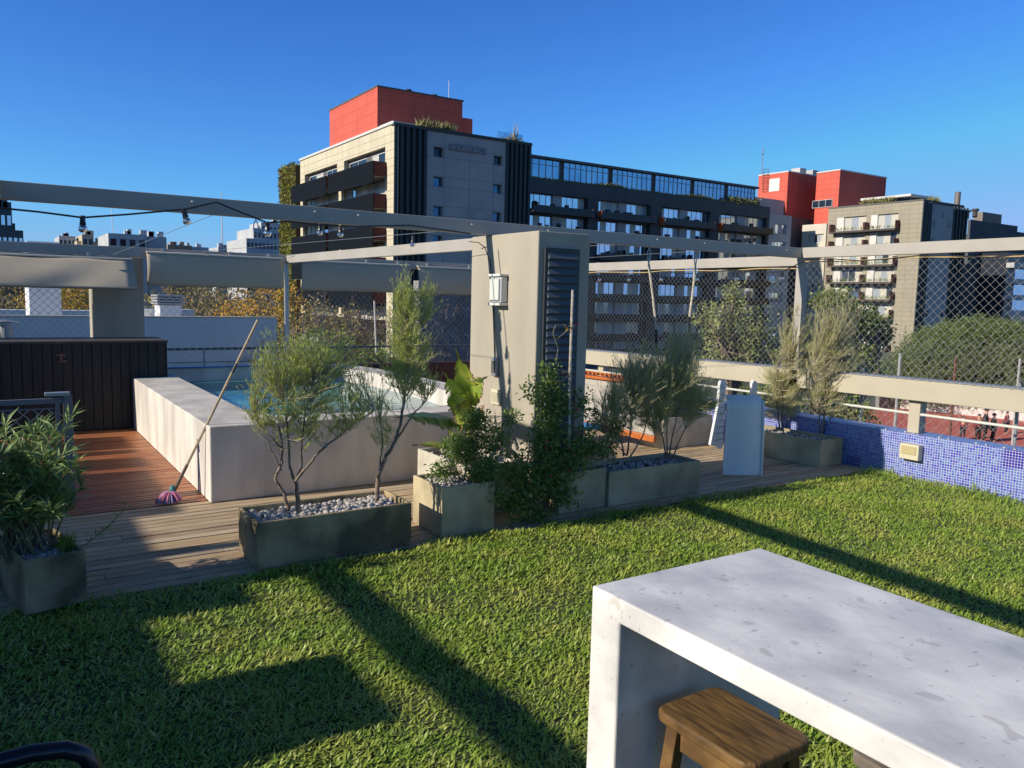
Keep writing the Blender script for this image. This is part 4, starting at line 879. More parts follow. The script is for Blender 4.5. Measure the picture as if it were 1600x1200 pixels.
cloud('green_bush',(5.2,13.6,0),'leafy green bush behind the pool railing, left of the tall slim tree','bush',[([P(560,590,Y=13.5),P(555,550,Y=13.5)],.02,.008)],
 [E_(545,560,13.5,.7,.22,1),E_(480,565,13.5,.5,.25,.8),E_(600,555,13.5,.4,.3,.6),E_(515,535,14,.5,.3,.8),E_(640,540,14,.4,.3,.5)],gb,leaf=(.06,.03),dens=1000,seed=95)
pw=P(587,480,Y=13); tag(MB().tube([P(588,552,Y=13),P(585,470,Y=13)],.018,8).build('pole',mat('white_pole',lin((190,188,180)),rough=.6)),'thin white pole rising behind the pool between bare trees','pole')
# pale trees on the right
pal=mat('pale_tree_leaf',(.2,.25,.1),island=G((160,166,90),(188,192,122),(132,142,76),(206,208,156),(120,132,70),(172,178,104)),rough=.45,trans=.4)
dkl=mat('dark_glossy_leaf',(.1,.14,.04),island=G((128,146,68),(96,118,52),(164,174,88),(80,100,46),(186,190,120)),rough=.4,trans=.35)
ftree('leafy_tree',1140,15,[E_(1150,520,15,.95,.7,1.3),E_(1110,500,15,.5,.45,.6),E_(1145,468,15,.3,.5,.4),E_(1180,540,15,.75,.6,.9),E_(1130,560,15,.9,.5,.8),E_(1185,500,15,.4,.35,.35)],pal,'pale green loose tree behind the mesh fence, left of the slim post',(.085,.055),1500,101)
ftree('leafy_tree',1320,11,[E_(1310,470,11.5,.42,.32,.7),E_(1340,500,11.5,.6,.45,1.2),E_(1375,520,11.5,.28,.45,.6),E_(1330,560,11.5,.6,.45,1.1),E_(1355,590,11.5,.42,.3,.6),E_(1290,470,11.5,.3,.2,.3)],dkl,'denser tree with glossy leaves behind the tall wispy bushes, right of the slim post',(.075,.05),1500,102)
ftree('leafy_tree',1290,10,[E_(1290,640,10.5,.95,.3,1.2),E_(1200,620,10.5,.6,.3,.9),E_(1345,650,10,.32,.22,.5),E_(1150,650,11,.5,.35,.6),E_(1245,560,11,.45,.5,.6)],dkl,'low spreading foliage seen below the concrete rail beyond the mosaic parapet',(.07,.048),1400,103)
ever=mat('evergreen_spray',(.06,.1,.04),island=G((100,118,66),(78,98,54),(126,140,82),(64,84,46),(150,158,102)),rough=.7,trans=.15)
def evergreen(px,Y,ells,lab,seed):
    random.seed(seed); base=P(px,600,Y=Y); base.z=-5.5; t=empty('evergreen_tree',base,lab,'tree','trees beyond the terrace'); fb=MB(); b=MB()
    b.tube([base,Vector((base.x,base.y,-1))],[.4,.25],8)
    for c,r,n in ells:
        b.tube([Vector((base.x,base.y,-2.5)),Vector((base.x,base.y,-2.5)).lerp(c,.6),c],[.18,.12,.04],6)
        for i in range(int(n*1500)):
            q=inell(c,r)
            if MN.noise(q*.55)+.5*MN.noise(q*1.5)<-.3: continue
            q=c+(q-c)*1.0; d=Vector((U(-.3,1),U(-.8,.3),U(-.15,.25))); d.x=d.x*random.choice((1,-1))
            for m_ in range(9):
                fb.leaf(q+d.normalized()*m_*.075+rv(.08),d*.6+rv(.6)+Vector((0,0,.2)),U(.14,.28),.055)
    b.build('trunk',bark,t); fb.build('crown',ever,t)
evergreen(1500,29,[(P(1500,562,Y=29),(5.0,4,2.6),3.4),(P(1590,577,Y=26),(5,4,3.2),3.0),(P(1440,590,Y=30),(3.2,3,2.2),1.6),(P(1560,600,Y=27),(5,4,2.2),2.2),(P(1530,540,Y=28),(4,3,2.0),1.6)],'wide dark evergreen dome behind the sports court at right',111)
# ---------------- sports court ----------------
tag(MB().add([(24,2,-5.29),(56.5,6,-5.29),(53.9,31.5,-5.29),(40,31,-5.29)],[(0,1,2,3)]).build('sports_court',mat('red_court',lin((200,108,92)),lin((188,96,82)),rough=.9,scale=.6)),kind='structure')
MB1=MB(); p0=P(1405,638,Z=-5.3); p1=P(1600,658,Z=-5.3); dd=(p1-p0); MB1.bar(p0+Vector((0,0,.55)),p1+dd*.3+Vector((0,0,.55)),.2,1.1)
tag(MB1.build('court_wall',mat('white_court_wall',lin((214,206,200)),rough=.9)),'low white wall along the far side of the red court','wall')
MB1=MB(); MB1.bar(P(1370,640,Z=-5.3)+Vector((0,0,.55)),P(1403,638,Z=-5.3)+Vector((0,0,.6)),.3,1.2); tag(MB1.build('court_side_wall',mat('grey_wall',lin((130,126,120)),rough=.9)),'grey wall stub at the left end of the white court wall','wall')
fp=mat('fence_post_grey',lin((176,176,172)),rough=.5)
for i,(px,pt,mt_) in enumerate(((1407,552,fp),(1494,560,mat('rusty_post',lin((120,80,60)),rough=.8)),(1594,561,fp))):
    p=P(px,pt,Y=16); b=MB(); b.tube([(p.x,16,-5.3),(p.x,16,p.z)],.05,8)
    if i==2: b.tube([(p.x,16,p.z),(p.x+.35,16.1,p.z-.35)],.04,6)
    tag(b.build('court_post',mt_),['slim grey court fence post nearest the glossy tree','rusty court fence post in the middle','angled-top court fence post at the right edge'][i],'post','posts of the court fence')
a=P(1407,600,Y=16); c=P(1600,600,Y=16); cf=empty('court_fence',(a.x,16,-5.3),'tall wire court fence before the evergreen dome','fence'); chain(cf,(a.x-2,16,-3.2),(1,0,0),(0,0,1),c.x-a.x+6,3.7,cell=.42,r=.0045)
# ---------------- people on the court ----------------
skin=mat('skin',lin((196,150,124)),rough=.6); hairm=mat('dark_hair',(.015,.012,.01),rough=.5)
def person(px,py,h,face,top,leg,lab,carry=0):
    p=P(px,py,Z=-5.29); k=h/1.7; t=empty('person',p,lab,'person'); 
    c,s=math.cos(face),math.sin(face)
    def W(x,y,z): return Vector((p.x+(x*c-y*s)*k,p.y+(x*s+y*c)*k,p.z+z*k))
    ja={'pel':(0,0,.92),'ch':(0,.01,1.28),'nk':(0,.01,1.46),'hd':(0,.03,1.60),'ht':(0,.02,1.68),'ls':(.17,0,1.40),'le':(.24,.03,1.12),'lw':(.22,.14,.90),'rs':(-.17,0,1.40),'re':(-.25,.0,1.12),'rw':(-.23,.08,.88),'lh':(.09,0,.88),'lk':(.11,.05,.48),'la':(.11,-.02,.08),'lt':(.12,.14,.03),'rh':(-.09,0,.88),'rk':(-.11,.03,.48),'ra':(-.12,-.06,.08),'rt':(-.13,.1,.03)}
    ra={'pel':.14,'ch':.15,'nk':.055,'hd':.10,'ht':.07,'ls':.06,'le':.045,'lw':.032,'rs':.06,'re':.045,'rw':.032,'lh':.10,'lk':.065,'la':.042,'lt':.035,'rh':.10,'rk':.065,'ra':.042,'rt':.035}
    ed=[('pel','ch'),('ch','nk'),('nk','hd'),('hd','ht'),('ch','ls'),('ls','le'),('le','lw'),('ch','rs'),('rs','re'),('re','rw'),('pel','lh'),('lh','lk'),('lk','la'),('la','lt'),('pel','rh'),('rh','rk'),('rk','ra'),('ra','rt')]
    def skinned(nm,keys,sc,mt):
        ids=[q_ for q_ in ja if q_ in keys]; me=bpy.data.meshes.new(nm); L=WL(t)
        me.from_pydata([W(*ja[i])-L for i in ids],[(ids.index(a_),ids.index(b_)) for a_,b_ in ed if a_ in ids and b_ in ids],[])
        o=bpy.data.objects.new(nm,me); link(o,t); m_=o.modifiers.new('skin','SKIN'); 
        for i,v in enumerate(me.skin_vertices[0].data if me.skin_vertices else []): v.radius=(ra[ids[i]]*k*sc,)*2
        me.materials.append(mt); sd=o.modifiers.new('sub','SUBSURF'); sd.levels=1; sd.render_levels=1; return o
    import bmesh as _bm
    def sk(nm,keys,sc,mt):
        ids=[q_ for q_ in ja if q_ in keys]; bm=_bm.new(); lay=bm.verts.layers.skin.verify(); L=WL(t); vv=[]
        for i in ids:
            v=bm.verts.new(W(*ja[i])-L); v[lay].radius=(ra[i]*k*sc,)*2; v[lay].use_root=(i in('pel','ch') and not any(u[lay].use_root for u in vv)); vv.append(v)
        for a_,b_ in ed:
            if a_ in ids and b_ in ids: bm.edges.new((vv[ids.index(a_)],vv[ids.index(b_)]))
        me=bpy.data.meshes.new(nm); bm.to_mesh(me); bm.free(); me.materials.append(mt); o=bpy.data.objects.new(nm,me); link(o,t)
        o.modifiers.new('skin','SKIN').use_smooth_shade=True; sd=o.modifiers.new('sub','SUBSURF'); sd.levels=1; sd.render_levels=1; return o
    sk('body',list(ja),1,skin)
    sk('jumper',['pel','ch','ls','le','rs','re','lw','rw'],1.16,top)
    o=sk('trousers',['pel','lh','lk','la','rh','rk','ra'],1.2,leg)
    b=MB(); c0=W(0,.0,1.66); b.v=[]; 
    for v in ICO: b.v.append((c0.x+v[0]*.12*k,c0.y+v[1]*.12*k,c0.z+v[2]*.10*k+.0))
    b.f=list(ICOF); b.mi=[0]*len(ICOF); b.build('hair',hairm,t,smooth=True)
dr=mat('dark_red_jumper',lin((128,40,50)),rough=.8); nv=mat('navy_trousers',(.02,.022,.03),rough=.8); bk=mat('black_jacket',(.02,.018,.02),rough=.8); wt=mat('white_top',lin((205,190,190)),rough=.8)
person(1503,687,1.25,2.2,dr,nv,'child in dark red top standing alone left of the group on the court')
person(1527,690,1.45,2.6,dr,bk,'child in red and white top at the left of the huddled group')
person(1537,691,1.78,3.4,bk,bk,'adult in black in the middle of the huddled group')
person(1550,690,1.5,3.9,bk,nv,'child in black jacket at the right of the huddled group')
person(1571,678,1.25,3.0,dr,nv,'child in dark red top standing apart near the white court wall')
# ---------------- apartment buildings ----------------
G0=-5.6
def fbox(b,plane,c,u0,u1,z0,z1,d0,d1):
    """box on a facade: plane 'x' -> facade faces -x at x=c, u runs along y; 'y' -> faces -y at y=c, u along x; d = how far it stands out"""
    if plane=='x': b.box(c-d1,c-d0,u0,u1,z0,z1)
    else: b.box(u0,u1,c-d1,c-d0,z0,z1)
def winbay(root,plane,c,u0,u1,z0,z1,n,rec=.25,glass=None,blind=.35,wallfrac=0):
    f=MB(); t=.06; fbox(f,plane,c,u0,u1,z0,z0+t,-rec-.1,-rec); fbox(f,plane,c,u0,u1,z1-t,z1,-rec-.1,-rec)
    for i in range(n+1):
        u=u0+(u1-u0-t)*i/n; fbox(f,plane,c,u,u+t,z0+t,z1-t,-rec-.1,-rec)
    fo=f.build('window',wframe,root)
    g=MB(); g2=MB()
    for i in range(n):
        a=u0+(u1-u0)*i/n+t; e=u0+(u1-u0)*(i+1)/n-.01
        (g2 if random.random()<blind else g).add([(c+rec+.05,a,z0+t),(c+rec+.05,a,z1-t),(c+rec+.05,e,z1-t),(c+rec+.05,e,z0+t)] if plane=='x' else [(a,c+rec+.05,z0+t),(e,c+rec+.05,z0+t),(e,c+rec+.05,z1-t),(a,c+rec+.05,z1-t)],[(0,1,2,3)])
    if g.f: g.build('pane',glass or glassb,fo)
    if g2.f: g2.build('blind',curt,fo)
def recess_wall(b,plane,c,U0,U1,Z0,Z1,holes,th=.5):
    """wall with rectangular holes in rows: holes=[(u0,u1,z0,z1)]"""
    zs=sorted({Z0,Z1}|{h[2] for h in holes}|{h[3] for h in holes})
    for za,zb in zip(zs,zs[1:]):
        hs=sorted([(h[0],h[1]) for h in holes if h[2]<=za+1e-6 and h[3]>=zb-1e-6]); u=U0
        for a,e in hs:
            if a>u: fbox(b,plane,c,u,a,za,zb,-th,0)
            u=e
        if u<U1: fbox(b,plane,c,u,U1,za,zb,-th,0)
random.seed(120)
# --- corner tower with red penthouse ---
tw=empty('apartment_tower',(38,80,G0),'grey and beige corner apartment tower with red rooftop block and green wall','building')
TX,TY,TT=31.28,68.09,17.12; fh=2.91
MB().box(TX+.9,46.2,TY+.7,98,G0,TT-.3).build('core',mat('core_wall',lin((150,146,138)),rough=.9),tw)
holes=[]
for k in range(7):
    zt_=15.35-fh*k; holes+= [(70.0,80.3,zt_-2.45,zt_),(82.3,92.6,zt_-2.45,zt_)]
# beige stone facade seams in the material
def seamed(name,base,c2,su,sv,colr):
    M=mat(name,base,c2,rough=.8,scale=.5); nt=M.node_tree; n=nt.nodes; l=nt.links; bs=n['Principled BSDF']; src=bs.inputs['Base Color'].links[0].from_socket
    tc=n.new('ShaderNodeTexCoord'); sp=n.new('ShaderNodeSeparateXYZ'); l.new(tc.outputs['Object'],sp.inputs[0]); ad=n.new('ShaderNodeMath'); l.new(sp.outputs[0],ad.inputs[0]); l.new(sp.outputs[1],ad.inputs[1]); prev=None
    for sck,s in ((ad.outputs[0],su),(sp.outputs[2],sv)):
        a=n.new('ShaderNodeMath'); a.operation='MULTIPLY'; a.inputs[1].default_value=1/s; l.new(sck,a.inputs[0]); f=n.new('ShaderNodeMath'); f.operation='FRACT'; l.new(a.outputs[0],f.inputs[0])
        g=n.new('ShaderNodeMath'); g.operation='LESS_THAN'; g.inputs[1].default_value=.06/s; l.new(f.outputs[0],g.inputs[0])
        if prev is None: prev=g
        else: q_=n.new('ShaderNodeMath'); q_.operation='MAXIMUM'; l.new(prev.outputs[0],q_.inputs[0]); l.new(g.outputs[0],q_.inputs[1]); prev=q_
    mx=n.new('ShaderNodeMixRGB'); l.new(prev.outputs[0],mx.inputs[0]); l.new(src,mx.inputs[1]); mx.inputs[2].default_value=colr+(1,); l.new(mx.outputs[0],bs.inputs['Base Color']); return M
beige=seamed('beige_stone_panels',lin((204,195,170)),lin((194,185,160)),1.5,.73,lin((158,149,128)))
redp=seamed('red_metal_panels',(.62,.115,.075),(.56,.10,.065),1.3,1.0,(.42,.07,.05))
olive=seamed('olive_stone_panels',lin((158,150,132)),lin((150,143,126)),1.5,.73,lin((128,121,106)))
b=MB(); recess_wall(b,'x',TX,68.1,94.2,G0,TT,holes,.45); b.build('side_wall',beige,tw)
MB().box(TX-.12,TX+.4,68.0,94.3,TT+.003,TT+.22).build('cornice',wframe,tw)
for k in range(7):
    zt_=15.35-fh*k; zb_=zt_-2.45
    for (u0,u1) in ((70.0,80.3),(82.3,92.6)):
        if k==0:
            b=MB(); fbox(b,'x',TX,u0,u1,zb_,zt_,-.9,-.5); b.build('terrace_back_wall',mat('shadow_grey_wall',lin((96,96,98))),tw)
            for a_,e_ in ((u0+.8,u0+4),(u0+5.2,u1-.6)): winbay(tw,'x',TX,a_,e_,zb_,zt_-.3,2,.4,glassd)
        else:
            w_=(u1-u0); winbay(tw,'x',TX,u0+.3,u0+w_*.42,zb_+.1,zt_-.15,3,.12,blind=.8); winbay(tw,'x',TX,u0+w_*.56,u1-.3,zb_+.1,zt_-.15,3,.12,blind=.8)
            b=MB(); fbox(b,'x',TX,u0+w_*.42+.02,u0+w_*.56-.02,zb_,zt_,-.5,-.1); b.build('white_pier',wframe,tw)
        # balcony with black front and dark red side
        o_=1.35; fr=MB(); fr.box(TX-o_,TX-o_+.06,u0-.35,u1+.9,zb_-.95,zb_+1.02); bo=fr.build('balcony_front',blackrail,tw)
        sd_=MB(); sd_.box(TX-o_+.063,TX-.004,u0-.34,u0-.28,zb_-.32,zb_+1.0); sd_.build('balcony_side',mat('dark_red_panel',lin((78,32,32)),rough=.8),tw)
        fl_=MB(); fl_.box(TX-o_+.063,TX-.004,u0-.27,u1+.9,zb_-.35,zb_-.16); fl_.build('balcony_slab',mat('slab_grey',lin((150,146,140)),rough=.9),tw)
# front face
holes=[]
for k in range(7):
    z1_=15.58-2.72*k; holes+=[(35.33,36.35,z1_-.92,z1_),(41.95,42.95,z1_-.92-.05,z1_-.05)]
b=MB(); recess_wall(b,'y',TY,34.6,43.3,G0,16.95,holes,.6); b.build('front_wall',panelg,tw)
g=MB()
for z in [15.62-2.72*k for k in range(8)]+[14.7-2.72*k for k in range(8)]: fbox(g,'y',TY,34.65,43.2,z,z+.035,.001,.006)
for u in (36.4,39.2,41.9): fbox(g,'y',TY,u,u+.035,G0,16.9,.007,.010)
g.build('panel_joint',mat('joint_dark',lin((116,116,116))),tw)
for i,h in enumerate(holes):
    q_=MB(); fbox(q_,'y',TY,h[0],h[1],h[2],h[3],-.5,-.45); q_.build('window',mat('slate_window',lin((84,112,140)),lin((60,86,112)),rough=.15,metal=.7,scale=1.2) if i>1 else glassd,tw)
for (u0,u1) in ((31.3,34.58),(43.32,46.3)):
    b=MB(); fbox(b,'y',TY,u0,u1,G0,16.95,-.6,-.1); k_=5; b.build('rib_backing',mat('rib_dark',(.012,.018,.022),rough=.7),tw); b=MB()
    for i in range(k_+1):
        u=u0+(u1-u0-.28)*i/k_; fbox(b,'y',TY,u,u+.28,G0,16.95,-.095,.12)
    b.build('rib',fins,tw)
MB().box(31.2,46.35,TY-.16,TY+.4,16.955,TT+.1).build('cornice_front',mat('dark_cornice',lin((60,66,66)),rough=.7),tw)
# sign panel with pale worn letters
sg=MB(); fbox(sg,'y',TY,36.95,40.95,15.45,16.05,.02,.09); so_=sg.build('sign_board',mat('sign_grey',lin((118,120,122)),rough=.8),tw)
lt=MB(); u=37.2
for wch in ((.55,0),(.5,1),(.6,2),(.5,0),(.55,2),(.45,1)):
    wd_,ty=wch; z0_,z1_=15.55,15.93
    if ty==0: fbox(lt,'y',TY,u,u+.1,z0_,z1_,.095,.14); fbox(lt,'y',TY,u+.1,u+wd_-.12,z1_-.1,z1_,.095,.14); fbox(lt,'y',TY,u+.1,u+wd_-.12,15.68,15.76,.095,.14)
    if ty==1: fbox(lt,'y',TY,u,u+.1,z0_,z1_,.095,.14); fbox(lt,'y',TY,u+.1,u+wd_-.12,z0_,z0_+.1,.095,.14)
    if ty==2: fbox(lt,'y',TY,u,u+.1,z0_,z1_,.095,.14); fbox(lt,'y',TY,u+wd_-.22,u+wd_-.12,z0_,z1_,.095,.14); fbox(lt,'y',TY,u+.1,u+wd_-.22,z1_-.1,z1_,.095,.14); fbox(lt,'y',TY,u+.1,u+wd_-.22,z0_,z0_+.1,.095,.14)
    u+=wd_+.05
lt.build('letters',mat('letter_white',lin((150,151,154)),rough=.6),so_)
# green wall at the far corner
MB().box(TX-.3,TX+2,95.0,100.4,G0,TT-.4).build('planted_wall_panel',mat('brown_felt',lin((92,80,56)),rough=1),tw)
fb=MB(); random.seed(121)
for i in range(9000): fb.leaf(Vector((TX-.35+U(-.25,.1),U(94.9,100.6),U(G0+3,TT-.3))),Vector((U(-1,.2),U(-.6,.6),U(-1,.8))),U(.2,.5),.14)
for i in range(700): fb.leaf(Vector((TX+U(-.8,1.6),U(95,101),TT-.4+U(-.6,.35))),rv(),U(.2,.5),.14)
fb.build('green_wall',mat('green_wall_leaf',(.2,.25,.05),island=G((128,140,50),(150,160,60),(110,104,60),(146,124,80),(96,110,44))),tw)
# red penthouse
RY=74.1; MB().box(32.26,41.7,RY,87.1,TT-.3,21.7).build('penthouse',redp,tw); MB().box(32.2,41.8,RY-.08,87.2,21.703,21.85).build('penthouse_cap',mat('cap_dark',lin((90,90,90))),tw)
MB().box(41.703,43.1,RY+.3,84,TT-.3,20.2).build('penthouse_annex',redp,tw)
pf=P(702,110,Y=76); MB().tube([(pf.x,76,21.8),(pf.x,76,24.1)],.04,5).build('aerial',galv,tw)
for x,y in ((36,75),(39,75.2),(33,84)): MB().lathe((x,y,21.85),[(.25,0),(.25,.25),(.32,.27),(.3,.35)],10).build('roof_fan',mat('fan_dark',lin((60,62,66))),tw)
MB().box(43.2,46.2,69.5,69.55,17.3,18.25).build('glass_balustrade',glassb,tw)
MB().box(32.2,35.2,70.5,73.5,17.2,17.9).build('roof_planter_wall',wframe,tw)
def swords(name,c,r,n,L,mt_,lab,seed):
    random.seed(seed); t=empty(name,c,lab,'plant','plants on the roofs of the flats'); fb=MB()
    for i in range(n):
        a=Vector((c[0]+U(-r[0],r[0]),c[1]+U(-r[1],r[1]),c[2])); fb.leaf(a,Vector((U(-.7,.7),U(-.7,.7),U(.5,1.2))),L*U(.6,1.2),L*.11,bend=.15)
    fb.build('foliage',mt_,t)
rp_=mat('roof_plant_leaf',(.2,.22,.1),island=G((140,136,86),(110,112,64),(170,160,110),(90,96,54)),rough=.7)
swords('sword_leaf_plant',(36.2,69.4,17.2),(2.0,.5),260,1.2,rp_,'clump of sword leaves on the corner tower, before the red block',131)
swords('sword_leaf_plant',(44.8,69.4,17.2),(1.1,.4),120,.8,rp_,'bushy plants on the tower roof at its right end',132)
random.seed(133); t=empty('pampas_grass',(45.2,69.3,17.2),'tall pale plumes of grass at the right end of the tower roof','plant'); fb=MB()
for i in range(16): a=Vector((45.2+U(-.3,.3),69.3,17.2)); fb.leaf(a,Vector((U(-.25,.25),0,1)),U(1.6,2.6),.07)
fb.build('foliage',mat('plume',lin((190,184,160))),t)
# --- long wing ---
wg=empty('apartment_block',(90,95,G0),'long charcoal apartment block with continuous glazed top floor and dark balconies','building')
WY=91.03; X0,X1=47.5,111.0
MB().box(X0,X1,WY+1.2,WY+14,G0,16.2).build('core',mat('wing_core',lin((70,72,76))),wg)
bays=[(62.0,72.0),(73.9,84.0),(86.3,96.8),(98.9,110.4)]; rows=[16.05-2.92*k for k in range(8)]
b=MB(); recess_wall(b,'y',WY,X0,X1,G0,17.95,[(max(a,X0),e,z-2.35,z) for a,e in bays for z in rows],.9); b.build('front_wall',darkclad,wg)
for a,e in bays:
    for k,z in enumerate(rows):
        w_=e-a; winbay(wg,'y',WY,a+.1,a+w_*.42,z-2.3,z-.05,4,.85,blind=.3); winbay(wg,'y',WY,a+w_*.58,e-.1,z-2.3,z-.05,4,.85,blind=.35)
        q_=MB(); fbox(q_,'y',WY,a+w_*.42+.02,a+w_*.58-.02,z-2.34,z-.01,-.95,-.6); q_.build('pale_pier',mat('pale_pier',lin((176,172,172))),wg)
        q_=MB(); fbox(q_,'y',WY,a-.3,e+.3,z-2.75,z-1.75,1.15,1.2); q_.build('balcony_front',mat('smoked_balcony',lin((20,23,28)),lin((12,14,18)),rough=.35,scale=.8),wg)
        q_=MB(); fbox(q_,'y',WY,a-.3,e+.3,z-2.75,z-2.5,.004,1.148); q_.build('balcony_slab',mat('slab_dark',lin((80,76,76))),wg)
        if k<3:
            for m_ in range(4): q_=MB(); u=U(a,e-.9); fbox(q_,'y',WY,u,u+U(.3,.9),z-2.5,z-1.5+U(0,.5),.3,.8); q_.build('balcony_furniture',black,wg)
for a,e in bays[:3]:
    for x_ in (e+.05,e+1.75): MB().box(x_,x_+.3,WY-1.0,WY-.02,13.2,14.4).build('orange_screen',mat('orange_panel',lin((200,96,50)),rough=.6),wg)
# glazed top
MB().box(X0,108.5,WY+1.2,WY+10,17.95,20.85).build('top_floor_core',darkclad,wg)
MB().box(X0-.2,108.8,WY+.6,WY+10.2,20.853,21.15).build('roof_slab',mat('roof_edge',lin((96,98,98))),wg)
x=49.0; i=0; pn=MB(); ml=MB()
edges=[49,57.6,67.6,76.5,85.0,93.3,101.0,108.3]
for a,e in zip(edges,edges[1:]):
    n_=8; q_=MB(); q_.add([(a+.7,WY+1.16,18.05),(e,WY+1.16,18.05),(e,WY+1.16,20.75),(a+.7,WY+1.16,20.75)],[(0,1,2,3)]); q_.build('glazing',mat('blue_glazing',lin((150,178,208)),lin((128,160,196)),rough=.1,metal=.85,scale=.4),wg)
    q_=MB()
    for j in range(n_+1): u=a+.7+(e-a-.7-.1)*j/n_; q_.box(u,u+.08,WY+1.09,WY+1.15,18.0,20.8)
    q_.box(a+.7,e,WY+1.1,WY+1.14,20.05,20.13); q_.build('mullion',mat('mullion_grey',lin((150,156,160)),rough=.4),wg)
fb=MB(); random.seed(141)
for i in range(3600):
    x_=U(X0+8,108); h_=.35+.5*max(0,math.sin(x_*.35))**3; fb.leaf(Vector((x_,WY+U(.0,.7),17.95)),Vector((U(-.8,.8),U(-.5,.2),1)),U(.3,1)*h_*1.2,.10)
for i in range(700):
    x_=U(101,108.5); fb.leaf(Vector((x_,WY+U(.0,.7),17.95+U(0,.9))),rv(),U(.3,.8),.15)
fb.build('roof_edge_planting',rp_,wg)
# pale stair tower at the right end of the wing
pt=empty('apartment_stair_tower',(114,92,G0),'pale narrow apartment block with stacked windows between charcoal block and white block','building')
pg=mat('pale_grey_render',lin((186,184,182)),lin((172,170,170)),rough=.9,scale=.4)
hs=[(112.0,115.6,z-1.6,z) for z in [15.3-2.92*k for k in range(8)]]
b=MB(); recess_wall(b,'y',WY,111.05,116.8,G0,16.9,hs,.5); b.build('wall',pg,pt); MB().box(111.1,116.7,WY+.6,WY+12,G0,16.8).build('core',pg,pt)
for h in hs: winbay(pt,'y',WY,h[0],h[1],h[2],h[3],4,.3,blind=.4)
MB().box(116.85,122.38,WY+3,WY+14,G0,17.19).build('recessed_bay',mat('brown_grey_clad',lin((92,86,88)),lin((80,74,76)),rough=.8,scale=1),pt)
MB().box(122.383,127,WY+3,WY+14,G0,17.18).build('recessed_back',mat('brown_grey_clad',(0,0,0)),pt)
MB().box(110.6,123,WY+5.5,WY+16,17.2,20.4).build('upper_wall',pg,pt)
# --- red blocks at right ---
rb=empty('red_rooftop_block',(120,95,16),'pair of bright red rooftop blocks joined by a shadowed recess, right of the glazed floor','building')
def boxpx(pxl,pxc,pxr,ytop,Yc,zbot,root,nm,mt_):
    """box whose near corner edge is at column pxc; left face along y to pxl, right face along x to pxr"""
    c=P(pxc,ytop,Y=Yc); l=P(pxl,500,X=c.x); r=P(pxr,500,Y=Yc); MB().box(c.x,r.x,Yc,l.y,zbot,c.z).build(nm,mt_,root); return c,l.y,r.x
c1=boxpx(1173,1232,1262,268.5,WY+5,17.2,rb,'left_volume',redp)
c2=boxpx(1262,1313,1369,266,WY-3,15,rb,'right_volume',redp)
MB().box(c1[0].x-.1,c1[2],WY+4.9,c1[1],c1[0].z+.003,c1[0].z+.2).build('coping',wframe,rb); MB().box(c2[0].x-.1,c2[2]+.1,WY-3.1,c2[1],c2[0].z+.003,c2[0].z+.2).build('coping',wframe,rb)
d0=P(1209,280,X=c1[0].x-.05); MB().box(c1[0].x-.06,c1[0].x-.01,P(1209,290,X=c1[0].x).y-1.3,P(1202,290,X=c1[0].x).y,d0.z-2.2,d0.z+.1).build('door',wframe,rb)
wz=P(1285,318,X=c2[0].x); winbay(rb,'x',c2[0].x,P(1301,320,X=c2[0].x).y,P(1270,320,X=c2[0].x).y,wz.z-.7,wz.z+.6,3,-.16,glassd)
for px in (1248,1268): p=P(px,266,Y=WY+8); MB().box(p.x-.9,p.x+.9,WY+7,WY+9,c1[0].z+.2,c1[0].z+1.6).build('water_tank',pg,rb)
am=empty('roof_mast',(c1[0].x+1,WY+9,20),'lattice aerial mast on the left red rooftop block','aerial')
p=P(1190,275,X=c1[0].x+.5); b=MB(); b.tube([(p.x,p.y,c1[0].z-2),(p.x,p.y,c1[0].z+5.2)],.06,5); b.tube([(p.x-.3,p.y,c1[0].z+4),(p.x+.3,p.y,c1[0].z+4)],.05,4); b.build('mast',mat('mast_red',lin((150,110,110))),am)
p=P(1196,275,X=c1[0].x-.3); b=MB(); 
for dy in (-.6,.6): b.tube([(p.x,p.y+dy,c1[0].z-3),(p.x,p.y+dy,c1[0].z+1)],.05,4)
for k in range(9): b.tube([(p.x,p.y-.6,c1[0].z-3+.5*k),(p.x,p.y+.6,c1[0].z-3+.5*k)],.04,4)
b.build('ladder',mat('mast_dark',lin((90,60,60))),am)
# --- white block with wide windows ---
wb=empty('white_apartment_block',(124,88,G0),'cream apartment block with wide strip windows beside the olive tower','building')
c=P(1292,349,X=122.4); 
yfar=P(1254,352,X=122.4).y; yn=P(1292,349,X=122.4).y
zs=[c.z-1.75-2.92*k for k in range(8)]; hs=[(yn+.5,yfar-1,z-1.5,z) for z in zs]
b=MB(); recess_wall(b,'x',122.4,yn+.01,yfar,G0,c.z,hs,.5); b.build('wall',mat('cream_render',lin((206,200,186)),lin((194,188,176)),rough=.9,scale=.5),wb)
MB().box(122.95,134,yn+.05,yfar,G0,c.z-.1).build('core',pg,wb)
for h in hs: winbay(wb,'x',122.4,h[0],h[1],h[2],h[3],5,.25,blind=.5)
